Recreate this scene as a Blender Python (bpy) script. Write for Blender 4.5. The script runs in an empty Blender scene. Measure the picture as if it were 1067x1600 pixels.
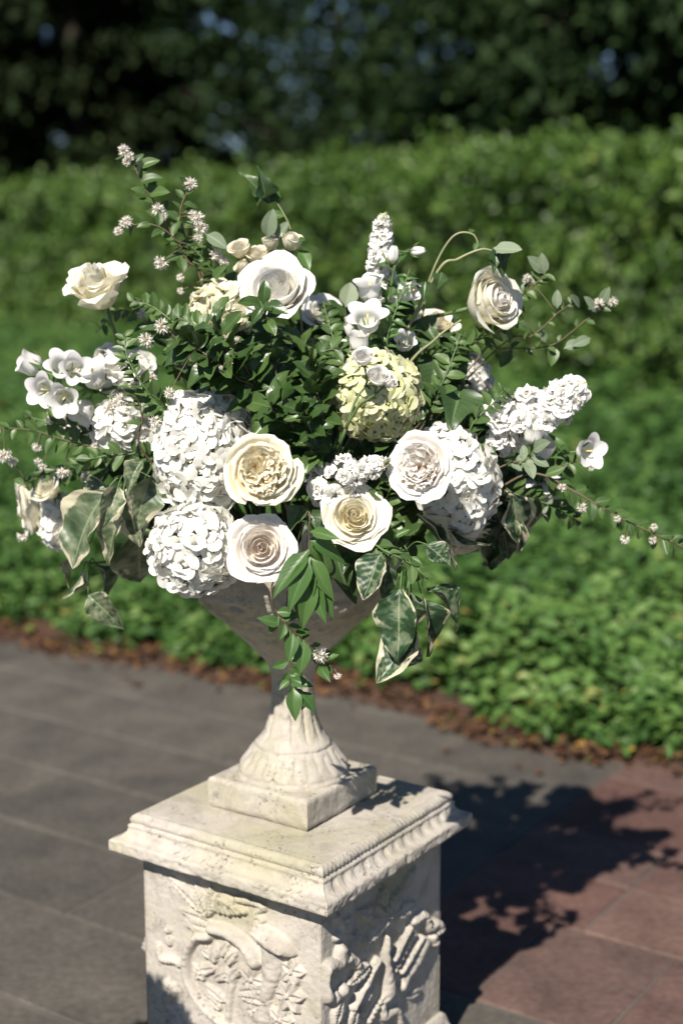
import bpy, math, random
import numpy as np
from mathutils import Vector, Matrix, noise as mnoise

random.seed(7)
rng = np.random.default_rng(7)
SC = bpy.context.scene
COL = SC.collection
PI = math.pi

# ------------------------------------------------------------------ camera
CAM = Vector((0.0755, -2.2345, 1.358))
PITCH = 0.1785
FPX = 2282.7            # focal length in pixels of the 1067 x 1600 photograph
cd = bpy.data.cameras.new('camera')
cam = bpy.data.objects.new('camera', cd)
COL.objects.link(cam)
cam.location = CAM
cam.rotation_euler = (PI / 2 - PITCH, 0, 0)
cd.sensor_fit = 'VERTICAL'
cd.sensor_height = 36.0
cd.sensor_width = 24.0
cd.lens = FPX / 1600 * 36.0
cd.clip_start = 0.05
cd.clip_end = 2000
cd.dof.use_dof = True
cd.dof.focus_distance = 2.0
cd.dof.aperture_fstop = 2.3
SC.camera = cam

# ------------------------------------------------------------------ sky and sun
SUN_EL = math.radians(44.0)
SUN_AZ = math.radians(-110.5)        # plan angle of the direction towards the sun
w = bpy.data.worlds.new('World')
SC.world = w
w.use_nodes = True
nt = w.node_tree
bg = nt.nodes['Background']
sky = nt.nodes.new('ShaderNodeTexSky')
sky.sky_type = 'NISHITA'
sky.sun_disc = False
sky.sun_elevation = SUN_EL
sky.sun_rotation = PI / 2 - SUN_AZ
sky.air_density = 0.8
sky.dust_density = 0.0
sky.ozone_density = 3.0
nt.links.new(sky.outputs[0], bg.inputs['Color'])
bg.inputs['Strength'].default_value = 0.05
sd = bpy.data.lights.new('sun', 'SUN')
sd.energy = 4.8
sd.angle = math.radians(0.53)
sd.color = (1.0, 0.932, 0.832)
sun = bpy.data.objects.new('sun', sd)
COL.objects.link(sun)
sundir = Vector((math.cos(SUN_EL) * math.cos(SUN_AZ), math.cos(SUN_EL) * math.sin(SUN_AZ), math.sin(SUN_EL)))
sun.rotation_euler = sundir.to_track_quat('Z', 'Y').to_euler()
sun.location = sundir * 30
SC.view_settings.view_transform = 'Standard'
SC.view_settings.look = 'None'
SC.view_settings.exposure = 0.66
SC.view_settings.gamma = 1.0
SC.view_settings.use_curve_mapping = False
SC.render.engine = 'CYCLES'
SC.cycles.use_denoising = True
SC.cycles.max_bounces = 14
SC.cycles.diffuse_bounces = 10
SC.cycles.transmission_bounces = 10
SC.cycles.transparent_max_bounces = 4

# ------------------------------------------------------------------ helpers
_cp, _sp = math.cos(PITCH), math.sin(PITCH)
FW = Vector((0, _cp, -_sp)); UP = Vector((0, _sp, _cp)); RT = Vector((1, 0, 0))

FRONT = 1.3               # how far the front of the bouquet leans over the rim

def ray(px, py):
    return RT * ((px - 533.5) / FPX) + UP * (-(py - 800) / FPX) + FW

def at(px, py, Y):
    """where the sight line through a photo pixel meets the vertical plane y = Y"""
    d = ray(px, py)
    if Y < 0:
        Y *= FRONT
    return CAM + d * ((Y - CAM.y) / d.y)

def gnd(px, py, z=0.0):
    d = ray(px, py)
    return CAM + d * ((z - CAM.z) / d.z)

def mm(px, Y):
    """metres of a length of px photo pixels at depth Y"""
    if Y < 0:
        Y *= FRONT
    return px * (Y - CAM.y) / FPX

def make_mesh(name, verts, faces, mat=None, smooth=True, uv=None, rnd=None):
    me = bpy.data.meshes.new(name)
    if isinstance(verts, np.ndarray):
        verts = verts.tolist()
    if isinstance(faces, np.ndarray):
        faces = faces.tolist()
    me.from_pydata(verts, [], faces)
    if smooth:
        me.polygons.foreach_set('use_smooth', np.ones(len(me.polygons), dtype=bool))
    if uv is not None:
        lay = me.uv_layers.new(name='UVMap')
        li = np.empty(len(me.loops), dtype=np.int32)
        me.loops.foreach_get('vertex_index', li)
        lay.data.foreach_set('uv', np.asarray(uv, dtype=np.float32)[li].ravel())
    if rnd is not None:
        a = me.attributes.new('rnd', 'FLOAT', 'POINT')
        a.data.foreach_set('value', np.asarray(rnd, dtype=np.float32))
    if mat is not None:
        me.materials.append(mat)
    me.update()
    return me

def link(name, me, parent=None, mat_world=None):
    o = bpy.data.objects.new(name, me)
    COL.objects.link(o)
    if parent is not None:
        o.parent = parent
    if mat_world is not None:
        base = Matrix.Identity(4)
        p = parent
        while p is not None:
            base = p.matrix_basis @ base
            p = p.parent
        o.matrix_basis = base.inverted() @ mat_world
    return o

def tag(o, label, cat, group=None):
    o['label'] = label
    o['category'] = cat
    if group:
        o['group'] = group
    return o

def thing(name, label, cat, loc, group=None):
    e = bpy.data.objects.new(name, None)
    COL.objects.link(e)
    e.empty_display_size = 0.05
    e.location = loc
    e.matrix_basis = Matrix.Translation(Vector(loc))
    return tag(e, label, cat, group)

def part(name, me, parent, M=None):
    """a part; M is its matrix in world space"""
    return link(name, me, parent, M if M is not None else Matrix.Identity(4))

def struct(name, me):
    o = link(name, me)
    o['kind'] = 'structure'
    return o

def basis(loc, ydir, nrm, s=1.0, sx=None, sz=None):
    y = Vector(ydir).normalized()
    n = Vector(nrm)
    x = y.cross(n)
    if x.length < 1e-5:
        x = y.orthogonal()
    x.normalize()
    z = x.cross(y).normalized()
    sx = s if sx is None else sx
    sz = s if sz is None else sz
    M = Matrix(((x.x * sx, y.x * s, z.x * sz, loc[0]), (x.y * sx, y.y * s, z.y * sz, loc[1]),
                (x.z * sx, y.z * s, z.z * sz, loc[2]), (0, 0, 0, 1)))
    return M

def zbasis(loc, axis, spin=0.0, s=1.0):
    """matrix whose local +Z points along axis"""
    q = Vector(axis).to_track_quat('Z', 'Y')
    return Matrix.Translation(Vector(loc)) @ q.to_matrix().to_4x4() @ Matrix.Rotation(spin, 4, 'Z') @ Matrix.Scale(s, 4)

def grid_faces(nu, nv, off=0, wrap=False):
    f = []
    for j in range(nv - 1):
        for i in range(nu if wrap else nu - 1):
            a = j * nu + i
            b = j * nu + (i + 1) % nu
            f.append((off + a, off + b, off + b + nu, off + a + nu))
    return f

def spline(pts, n=24):
    """Catmull-Rom through points"""
    P = [Vector(p) for p in pts]
    if len(P) == 2:
        return [P[0].lerp(P[1], i / (n - 1)) for i in range(n)]
    P = [P[0] * 2 - P[1]] + P + [P[-1] * 2 - P[-2]]
    segs = len(P) - 3
    out = []
    for i in range(n):
        t = i / (n - 1) * segs
        k = min(int(t), segs - 1)
        u = t - k
        a, b, c, d = P[k:k + 4]
        out.append(0.5 * ((2 * b) + (c - a) * u + (2 * a - 5 * b + 4 * c - d) * u * u + (3 * b - a - 3 * c + d) * u ** 3))
    return out

def tube(pts, r0, r1=None, n=6, cap=True):
    r1 = r0 if r1 is None else r1
    V, F, UVs = [], [], []
    N = len(pts)
    t0 = (pts[1] - pts[0]).normalized()
    a = t0.orthogonal().normalized()
    for i, p in enumerate(pts):
        t = (pts[min(i + 1, N - 1)] - pts[max(i - 1, 0)])
        if t.length < 1e-9:
            t = t0
        t = t.normalized()
        a = (a - t * a.dot(t))
        if a.length < 1e-6:
            a = t.orthogonal()
        a.normalize()
        b = t.cross(a)
        r = r0 + (r1 - r0) * i / (N - 1)
        for k in range(n):
            an = 2 * PI * k / n
            V.append(p + (a * math.cos(an) + b * math.sin(an)) * r)
            UVs.append((k / n, i / (N - 1)))
    F = grid_faces(n, N, 0, True)
    if cap:
        F.append(tuple(range(n - 1, -1, -1)))
        F.append(tuple((N - 1) * n + k for k in range(n)))
    return [tuple(v) for v in V], F, UVs

def tube_mesh(name, pts, r0, r1, mat, n=6):
    v, f, u = tube(pts, r0, r1, n)
    return make_mesh(name, v, f, mat, True, u)

# ------------------------------------------------------------------ materials
def new_mat(name):
    m = bpy.data.materials.new(name)
    m.use_nodes = True
    n = m.node_tree.nodes
    return m, n, m.node_tree.links, n['Principled BSDF']

def N(nodes, t, **kw):
    x = nodes.new(t)
    for k, v in kw.items():
        setattr(x, k, v)
    return x

def mixc(nodes, links, fac, a, b, mode='MIX'):
    x = nodes.new('ShaderNodeMix')
    x.data_type = 'RGBA'
    x.blend_type = mode
    for sock, val in ((x.inputs['Factor'], fac), (x.inputs[6], a), (x.inputs[7], b)):
        if isinstance(val, (int, float)):
            sock.default_value = val
        elif isinstance(val, tuple):
            sock.default_value = val if len(val) == 4 else val + (1,)
        else:
            links.new(val, sock)
    return x.outputs[2]

def math_(nodes, links, op, a, b=None, c=None, clamp=False):
    x = nodes.new('ShaderNodeMath')
    x.operation = op
    x.use_clamp = clamp
    for i, v in enumerate((a, b, c)):
        if v is None:
            continue
        if isinstance(v, (int, float)):
            x.inputs[i].default_value = v
        else:
            links.new(v, x.inputs[i])
    return x.outputs[0]

def ramp(nodes, links, fac, stops):
    x = nodes.new('ShaderNodeValToRGB')
    e = x.color_ramp.elements
    while len(e) < len(stops):
        e.new(0.5)
    for i, (p, c) in enumerate(stops):
        e[i].position = p
        e[i].color = c if len(c) == 4 else tuple(c) + (1,)
    links.new(fac, x.inputs[0])
    return x.outputs[0]

def noise_tex(nodes, links, scale, detail=4, rough=0.55, coord='Object', dist=0.0):
    tc = nodes.new('ShaderNodeTexCoord')
    x = nodes.new('ShaderNodeTexNoise')
    x.inputs['Scale'].default_value = scale
    x.inputs['Detail'].default_value = detail
    x.inputs['Roughness'].default_value = rough
    x.inputs['Distortion'].default_value = dist
    links.new(tc.outputs[coord], x.inputs['Vector'])
    return x.outputs['Fac']

def add_translucent(m, col, amount):
    n = m.node_tree.nodes; l = m.node_tree.links
    p = n['Principled BSDF']; out = n['Material Output']
    t = n.new('ShaderNodeBsdfTranslucent')
    if isinstance(col, tuple):
        t.inputs['Color'].default_value = col + (1,)
    else:
        l.new(col, t.inputs['Color'])
    mx = n.new('ShaderNodeMixShader')
    mx.inputs[0].default_value = amount
    l.new(p.outputs[0], mx.inputs[1]); l.new(t.outputs[0], mx.inputs[2]); l.new(mx.outputs[0], out.inputs[0])

def petal_mat(name, base, mid, tip, rough=0.55, trans=0.26, vary=0.10):
    """petal colours run from the claw (v=0) to the rim (v=1)"""
    m, n, l, p = new_mat(name)
    uv = N(n, 'ShaderNodeUVMap')
    sep = N(n, 'ShaderNodeSeparateXYZ')
    l.new(uv.outputs[0], sep.inputs[0])
    c = ramp(n, l, sep.outputs[1], [(0.0, base), (0.45, mid), (0.95, tip)])
    nz = noise_tex(n, l, 55, 3)
    c2 = mixc(n, l, math_(n, l, 'MULTIPLY', nz, 0.10), c, tuple(x * 0.88 for x in mid))
    oi = N(n, 'ShaderNodeObjectInfo')
    c3 = mixc(n, l, math_(n, l, 'MULTIPLY', math_(n, l, 'POWER', oi.outputs['Random'], 2.0), vary), c2, base)
    l.new(c3, p.inputs['Base Color'])
    p.inputs['Roughness'].default_value = rough
    p.inputs['Specular IOR Level'].default_value = 0.25
    # fine lengthwise veins
    mp = N(n, 'ShaderNodeMapping'); mp.inputs['Scale'].default_value = (26, 1.5, 1)
    l.new(uv.outputs[0], mp.inputs[0])
    wv = N(n, 'ShaderNodeTexNoise'); wv.inputs['Scale'].default_value = 1.0; wv.inputs['Detail'].default_value = 2
    l.new(mp.outputs[0], wv.inputs['Vector'])
    bp = N(n, 'ShaderNodeBump'); bp.inputs['Strength'].default_value = 0.18; bp.inputs['Distance'].default_value = 0.001
    l.new(wv.outputs['Fac'], bp.inputs['Height']); l.new(bp.outputs[0], p.inputs['Normal'])
    add_translucent(m, c3, trans)
    return m

def leaf_mat(name, dark, light, rough=0.35, trans=0.2, vein=0.35, spec=0.5, backcol=None):
    m, n, l, p = new_mat(name)
    uv = N(n, 'ShaderNodeUVMap')
    sep = N(n, 'ShaderNodeSeparateXYZ'); l.new(uv.outputs[0], sep.inputs[0])
    oi = N(n, 'ShaderNodeObjectInfo')
    nz = noise_tex(n, l, 30, 3)
    f = math_(n, l, 'ADD', math_(n, l, 'MULTIPLY', oi.outputs['Random'], 0.75), math_(n, l, 'MULTIPLY', nz, 0.3))
    c = mixc(n, l, f, dark, light)
    d = math_(n, l, 'ABSOLUTE', math_(n, l, 'SUBTRACT', sep.outputs[0], 0.5))
    rib = math_(n, l, 'LESS_THAN', d, 0.028)
    # side veins
    sv = math_(n, l, 'SINE', math_(n, l, 'MULTIPLY', math_(n, l, 'SUBTRACT', sep.outputs[1], math_(n, l, 'MULTIPLY', d, 0.55)), 58.0))
    svm = math_(n, l, 'MULTIPLY', math_(n, l, 'MAXIMUM', math_(n, l, 'SUBTRACT', sv, 0.6), 0.0), 0.4)
    vm = math_(n, l, 'MULTIPLY', math_(n, l, 'MAXIMUM', rib, svm), vein)
    c = mixc(n, l, vm, c, tuple(min(1, x * 1.6 + 0.03) for x in light))
    if backcol:
        g = N(n, 'ShaderNodeNewGeometry')
        c = mixc(n, l, g.outputs['Backfacing'], c, backcol)
    l.new(c, p.inputs['Base Color'])
    p.inputs['Roughness'].default_value = rough
    p.inputs['Specular IOR Level'].default_value = spec
    bp = N(n, 'ShaderNodeBump'); bp.inputs['Strength'].default_value = 0.05; bp.inputs['Distance'].default_value = 0.001
    l.new(sv, bp.inputs['Height']); l.new(bp.outputs[0], p.inputs['Normal'])
    add_translucent(m, mixc(n, l, 0.5, c, light), trans)
    return m

def variegated_mat(name, greens_, thr_=1.12):
    m, n, l, p = new_mat(name)
    uv = N(n, 'ShaderNodeUVMap')
    sep = N(n, 'ShaderNodeSeparateXYZ'); l.new(uv.outputs[0], sep.inputs[0])
    oi = N(n, 'ShaderNodeObjectInfo')
    d = math_(n, l, 'MULTIPLY', math_(n, l, 'ABSOLUTE', math_(n, l, 'SUBTRACT', sep.outputs[0], 0.5)), 2.0)
    tipd = math_(n, l, 'MULTIPLY', math_(n, l, 'SUBTRACT', sep.outputs[1], 0.62), 1.6)
    e = math_(n, l, 'MAXIMUM', d, tipd)
    add = N(n, 'ShaderNodeVectorMath'); add.operation = 'ADD'
    l.new(uv.outputs[0], add.inputs[0])
    cmb = N(n, 'ShaderNodeCombineXYZ'); l.new(math_(n, l, 'MULTIPLY', oi.outputs['Random'], 37.0), cmb.inputs[0])
    l.new(cmb.outputs[0], add.inputs[1])
    nz = N(n, 'ShaderNodeTexNoise'); nz.inputs['Scale'].default_value = 2.3; nz.inputs['Detail'].default_value = 3; nz.inputs['Roughness'].default_value = 0.6
    l.new(add.outputs[0], nz.inputs['Vector'])
    e2 = math_(n, l, 'ADD', e, math_(n, l, 'MULTIPLY', math_(n, l, 'SUBTRACT', nz.outputs['Fac'], 0.5), 2.6))
    thr = math_(n, l, 'SUBTRACT', thr_, math_(n, l, 'MULTIPLY', oi.outputs['Random'], 0.55))
    mask = math_(n, l, 'MULTIPLY', math_(n, l, 'SUBTRACT', e2, thr), 7.0, clamp=True)
    mp = N(n, 'ShaderNodeMapping'); mp.inputs['Scale'].default_value = (2.2, 6.0, 1); mp.inputs['Rotation'].default_value = (0, 0, 0.5)
    l.new(add.outputs[0], mp.inputs[0])
    n2 = N(n, 'ShaderNodeTexNoise'); n2.inputs['Scale'].default_value = 1.0; n2.inputs['Detail'].default_value = 3
    l.new(mp.outputs[0], n2.inputs['Vector'])
    greens = ramp(n, l, n2.outputs['Fac'], greens_)
    c = mixc(n, l, mask, greens, (0.58, 0.54, 0.39))
    rib = math_(n, l, 'MULTIPLY', math_(n, l, 'LESS_THAN', d, 0.045), 0.4)
    c = mixc(n, l, rib, c, (0.4, 0.45, 0.25))
    l.new(c, p.inputs['Base Color'])
    p.inputs['Roughness'].default_value = 0.42
    sv = math_(n, l, 'SINE', math_(n, l, 'MULTIPLY', math_(n, l, 'SUBTRACT', sep.outputs[1], math_(n, l, 'MULTIPLY', d, 0.3)), 46.0))
    bp = N(n, 'ShaderNodeBump'); bp.inputs['Strength'].default_value = 0.15; bp.inputs['Distance'].default_value = 0.0015
    l.new(sv, bp.inputs['Height']); l.new(bp.outputs[0], p.inputs['Normal'])
    add_translucent(m, c, 0.2)
    return m

def plain_mat(name, col, rough=0.6, nscale=40, var=0.25):
    m, n, l, p = new_mat(name)
    nz = noise_tex(n, l, nscale, 3)
    c = mixc(n, l, math_(n, l, 'MULTIPLY', nz, 1.0), tuple(x * (1 - var) for x in col), tuple(min(1, x * (1 + var)) for x in col))
    l.new(c, p.inputs['Base Color'])
    p.inputs['Roughness'].default_value = rough
    return m

def stone_mat(name):
    m, n, l, p = new_mat(name)
    big = noise_tex(n, l, 7, 5, 0.6)
    med = noise_tex(n, l, 28, 6, 0.65, dist=0.4)
    fine = noise_tex(n, l, 210, 4, 0.6)
    base = ramp(n, l, med, [(0.25, (0.34, 0.305, 0.262)), (0.5, (0.465, 0.425, 0.375)), (0.75, (0.53, 0.49, 0.44))])
    # green-yellow algae film in soft patches
    al = ramp(n, l, big, [(0.46, (0, 0, 0)), (0.64, (1, 1, 1))])
    c = mixc(n, l, math_(n, l, 'MULTIPLY', al, 0.55), base, (0.31, 0.29, 0.15))
    # rain streaks and soot
    stk = ramp(n, l, noise_tex(n, l, 11, 6, 0.7, dist=1.2), [(0.50, (0, 0, 0)), (0.72, (1, 1, 1))])
    c = mixc(n, l, math_(n, l, 'MULTIPLY', stk, 0.55), c, (0.21, 0.195, 0.16))
    # grey dirt where pitted
    pit = ramp(n, l, noise_tex(n, l, 150, 5, 0.7, dist=0.15), [(0.56, (0, 0, 0)), (0.70, (1, 1, 1))])
    pm = math_(n, l, 'MULTIPLY', pit, ramp(n, l, noise_tex(n, l, 19, 4, 0.6), [(0.50, (0, 0, 0)), (0.64, (1, 1, 1))]))
    c = mixc(n, l, math_(n, l, 'MULTIPLY', pm, 0.8), c, (0.13, 0.12, 0.10))
    l.new(c, p.inputs['Base Color'])
    p.inputs['Roughness'].default_value = 0.88
    p.inputs['Specular IOR Level'].default_value = 0.2
    h = math_(n, l, 'SUBTRACT', math_(n, l, 'ADD', math_(n, l, 'MULTIPLY', fine, 0.35), math_(n, l, 'MULTIPLY', med, 0.6)), math_(n, l, 'MULTIPLY', pm, 0.8))
    bp = N(n, 'ShaderNodeBump'); bp.inputs['Strength'].default_value = 0.75; bp.inputs['Distance'].default_value = 0.004
    l.new(h, bp.inputs['Height']); l.new(bp.outputs[0], p.inputs['Normal'])
    return m

def paver_mat(name, cols, joint=False):
    m, n, l, p = new_mat(name)
    oi = N(n, 'ShaderNodeObjectInfo')
    base = ramp(n, l, oi.outputs['Random'], cols)
    tc = N(n, 'ShaderNodeNewGeometry')
    nz = N(n, 'ShaderNodeTexNoise'); nz.inputs['Scale'].default_value = 6; nz.inputs['Detail'].default_value = 6; nz.inputs['Roughness'].default_value = 0.65
    l.new(tc.outputs['Position'], nz.inputs['Vector'])
    nf = N(n, 'ShaderNodeTexNoise'); nf.inputs['Scale'].default_value = 60; nf.inputs['Detail'].default_value = 5
    l.new(tc.outputs['Position'], nf.inputs['Vector'])
    mul = ramp(n, l, nz.outputs['Fac'], [(0.3, (0.68, 0.68, 0.68)), (0.7, (1.3, 1.28, 1.25))])
    c = mixc(n, l, 1.0, base, mul, 'MULTIPLY')
    mul2 = ramp(n, l, nf.outputs['Fac'], [(0.3, (0.8, 0.8, 0.8)), (0.7, (1.2, 1.2, 1.2))])
    c = mixc(n, l, 1.0, c, mul2, 'MULTIPLY')
    l.new(c, p.inputs['Base Color'])
    p.inputs['Roughness'].default_value = 0.8
    p.inputs['Specular IOR Level'].default_value = 0.3
    bp = N(n, 'ShaderNodeBump'); bp.inputs['Strength'].default_value = 0.5; bp.inputs['Distance'].default_value = 0.004
    l.new(math_(n, l, 'ADD', nz.outputs['Fac'], math_(n, l, 'MULTIPLY', nf.outputs['Fac'], 0.4)), bp.inputs['Height'])
    l.new(bp.outputs[0], p.inputs['Normal'])
    return m

def stuff_leaf_mat(name, stops, rough=0.45, trans=0.25, spec=0.4):
    m, n, l, p = new_mat(name)
    a = N(n, 'ShaderNodeAttribute'); a.attribute_name = 'rnd'
    c = ramp(n, l, a.outputs['Fac'], stops)
    l.new(c, p.inputs['Base Color'])
    p.inputs['Roughness'].default_value = rough
    p.inputs['Specular IOR Level'].default_value = spec
    add_translucent(m, c, trans)
    return m

def soil_mat(name, a, b):
    m, n, l, p = new_mat(name)
    c = ramp(n, l, noise_tex(n, l, 35, 6, 0.7), [(0.3, a), (0.7, b)])
    l.new(c, p.inputs['Base Color'])
    p.inputs['Roughness'].default_value = 0.95
    bp = N(n, 'ShaderNodeBump'); bp.inputs['Strength'].default_value = 0.8; bp.inputs['Distance'].default_value = 0.02
    l.new(noise_tex(n, l, 60, 6, 0.7), bp.inputs['Height']); l.new(bp.outputs[0], p.inputs['Normal'])
    return m

STONE = stone_mat('weathered_cast_stone')
M_WHITE = petal_mat('petal_white', (0.80, 0.77, 0.62), (0.84, 0.825, 0.78), (0.86, 0.85, 0.825))
M_HWHITE = petal_mat('petal_hydrangea_white', (0.76, 0.755, 0.62), (0.825, 0.815, 0.775), (0.85, 0.84, 0.81), trans=0.26, vary=0.4)
M_HCREAM = petal_mat('petal_hydrangea_cream', (0.72, 0.70, 0.40), (0.80, 0.77, 0.55), (0.84, 0.81, 0.66))
M_HGREEN = petal_mat('petal_hydrangea_lime', (0.52, 0.56, 0.22), (0.70, 0.71, 0.40), (0.81, 0.79, 0.60), vary=0.5)
M_BLUSH = petal_mat('petal_blush', (0.92, 0.81, 0.72), (0.85, 0.79, 0.72), (0.86, 0.84, 0.805))
M_CREAM = petal_mat('petal_cream', (0.87, 0.78, 0.53), (0.84, 0.79, 0.60), (0.86, 0.83, 0.73))
M_YELLOW = petal_mat('petal_yellow_cream', (0.90, 0.74, 0.44), (0.88, 0.79, 0.56), (0.86, 0.825, 0.69))
M_IVORY = petal_mat('petal_ivory', (0.78, 0.77, 0.50), (0.85, 0.82, 0.66), (0.87, 0.845, 0.75))
M_BELL = petal_mat('petal_bell', (0.68, 0.72, 0.55), (0.83, 0.815, 0.81), (0.86, 0.84, 0.84), trans=0.32)
M_LEAF = leaf_mat('leaf_green', (0.038, 0.082, 0.022), (0.105, 0.175, 0.05), 0.42, 0.25)
M_SAGE = leaf_mat('leaf_sage', (0.13, 0.18, 0.105), (0.24, 0.29, 0.19), 0.6, 0.2, 0.3)
M_GLOSS = leaf_mat('leaf_glossy', (0.022, 0.055, 0.014), (0.078, 0.135, 0.036), 0.33, 0.16, 0.35, 0.5)
M_BRIGHT = leaf_mat('leaf_bright', (0.045, 0.11, 0.026), (0.10, 0.19, 0.05), 0.4, 0.3, 0.3)
M_IVY = leaf_mat('leaf_ivy', (0.024, 0.058, 0.018), (0.07, 0.12, 0.04), 0.38, 0.2, 0.7)
M_VAR = variegated_mat('leaf_variegated', [(0.36, (0.016, 0.044, 0.018)), (0.5, (0.035, 0.075, 0.03)), (0.56, (0.13, 0.175, 0.10)), (0.68, (0.20, 0.235, 0.15))])
M_VAR2 = variegated_mat('leaf_variegated_pale', [(0.30, (0.035, 0.065, 0.03)), (0.46, (0.10, 0.14, 0.075)), (0.56, (0.20, 0.235, 0.145)), (0.70, (0.29, 0.31, 0.20))], 1.02)
M_STEM = plain_mat('stem_green', (0.11, 0.17, 0.06), 0.5)
M_PALE = plain_mat('stem_pale', (0.27, 0.28, 0.15), 0.5)
M_WOOD = plain_mat('stem_brown', (0.13, 0.095, 0.06), 0.7)
M_YEL = plain_mat('pistil_yellow', (0.70, 0.58, 0.25), 0.6)
M_TINY = petal_mat('petal_blossom', (0.78, 0.70, 0.58), (0.82, 0.78, 0.71), (0.86, 0.84, 0.79), trans=0.3)

# ================================================================== THE SETTING
YAW = 0.188
UA = -PI / 2 + YAW + PI / 4           # plan angle of the right face's outward normal
UX = Vector((math.cos(UA), math.sin(UA), 0))      # courses of slate run this way
VX = Vector((-math.sin(UA), math.cos(UA), 0))

# ground to the horizon
GROUND_MAT = soil_mat('turf_soil', (0.03, 0.05, 0.015), (0.06, 0.09, 0.03))
struct('ground', make_mesh('ground', [(-600, -600, -0.06), (600, -600, -0.06), (600, 600, -0.06), (-600, 600, -0.06)], [(0, 1, 2, 3)], GROUND_MAT))

# pavement: mortar bed plus one object per paver
JOINT = plain_mat('sandy_joint', (0.095, 0.086, 0.074), 0.95, 6, 0.6)
SLATE = paver_mat('slate', [(0.0, (0.074, 0.068, 0.059)), (0.5, (0.082, 0.075, 0.065)), (1.0, (0.092, 0.084, 0.073))])
REDST = paver_mat('red_sandstone', [(0.0, (0.10, 0.055, 0.046)), (0.35, (0.122, 0.070, 0.060)), (0.7, (0.108, 0.070, 0.060)), (1.0, (0.135, 0.082, 0.069))])
pave = struct('pavement', make_mesh('pavement', [(-7, -5, -0.0035), (7, -5, -0.0035), (7, 7, -0.0035), (-7, 7, -0.0035)], [(0, 1, 2, 3)], JOINT))

def paver_mesh(name, lx, ly, mat, g=0.004):
    b = 0.004
    x, y = lx / 2 - g, ly / 2 - g
    r2 = random.Random(int(lx * 1000 + ly * 77))
    def ring(ix, z, jit=0.0):
        pts = []
        for (sx, sy) in ((-1, -1), (0, -1), (1, -1), (1, 0), (1, 1), (0, 1), (-1, 1), (-1, 0)):
            pts.append((sx * (x - ix) + r2.uniform(-jit, jit), sy * (y - ix) + r2.uniform(-jit, jit), z))
        return pts
    V = ring(0, -0.05) + ring(0, -0.003, 0.0015) + ring(b, 0.0, 0.0015)
    F = grid_faces(8, 3, 0, True) + [tuple(range(16, 24))]
    me = make_mesh(name, V, F, mat, False)
    return me

edge_px = [(0, 1003), (150, 1032), (300, 1058), (450, 1080), (560, 1098), (700, 1142), (820, 1172), (950, 1200), (1067, 1214)]
EDGE = [gnd(*p) for p in edge_px]
ex = np.array([-9.0, -4.0] + [p.x for p in EDGE] + [2.6, 6.0])
e0, e1 = EDGE[0], EDGE[-1]
ey = np.array([e0.y + 4.6, e0.y + 1.7] + [p.y for p in EDGE] + [e1.y - 0.5, e1.y - 1.9])
def edge_y(x):
    return np.interp(x, ex, ey) + 0.03 * np.sin(np.asarray(x) * 9.0) + 0.02 * np.sin(np.asarray(x) * 23.0 + 1)

b0 = gnd(690, 1397)
u0 = b0.dot(UX)                          # slate / sandstone boundary
v_red = gnd(765, 1568).dot(VX)           # sandstone starts behind this line
slate_meshes = {}
def place_paver(me, u, v, dz=0.0, jr=0.004):
    c = UX * u + VX * v
    M = Matrix.Translation((c.x, c.y, dz)) @ Matrix.Rotation(UA + random.uniform(-jr, jr), 4, 'Z') @ Matrix.Rotation(random.uniform(-.002, .002), 4, 'X')
    link('paver', me, pave, M)
CW = 0.30
np_ = 0
v_line = gnd(0, 1395).dot(VX)            # a course joint seen in the photograph
kk = 0
while v_red - CW * kk > -2.4:
    uc = u0 + 0.3
    while uc < 2.6:
        vc = v_red - CW * (kk + 0.5)
        c = UX * uc + VX * vc
        if c.y > -1.5 and c.x < 2.4:
            if ('s', 0.6) not in slate_meshes:
                slate_meshes[('s', 0.6)] = paver_mesh('slate_paver', 0.6, CW, SLATE, 0.005)
            place_paver(slate_meshes[('s', 0.6)], uc, vc)
        uc += 0.6
    kk += 1
for k in range(-10, 16):
    vc = v_line + CW * (k + 0.5)
    u = u0
    while u > -3.4:
        ln = random.choice((0.45, 0.6, 0.75))
        uc = u - ln / 2
        c = UX * uc + VX * vc
        u -= ln
        if c.y > float(edge_y(c.x)) + 0.35 or c.x < -2.4 or c.y < -1.9 or c.x > 2.6:
            continue
        key = ('s', ln)
        if key not in slate_meshes:
            slate_meshes[key] = paver_mesh('slate_paver', ln, CW, SLATE, 0.005)
        place_paver(slate_meshes[key], uc, vc, random.uniform(-0.0008, 0.0008)); np_ += 1
v = v_red
while v < 4.6:
    wv = random.choice((0.24, 0.30, 0.36))
    u = u0
    while u < 3.2:
        ln = random.choice((0.26, 0.32, 0.40))
        uc, vc = u + ln / 2, v + wv / 2
        u += ln
        c = UX * uc + VX * vc
        if c.y > float(edge_y(c.x)) + 0.35 or c.y < -1.5 or c.x > 3.0:
            continue
        key = ('r', ln, wv)
        if key not in slate_meshes:
            slate_meshes[key] = paver_mesh('sandstone_paver', ln, wv, REDST, 0.0018)
        place_paver(slate_meshes[key], uc, vc, random.uniform(-0.001, 0.001), 0.003); np_ += 1
    v += wv

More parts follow.
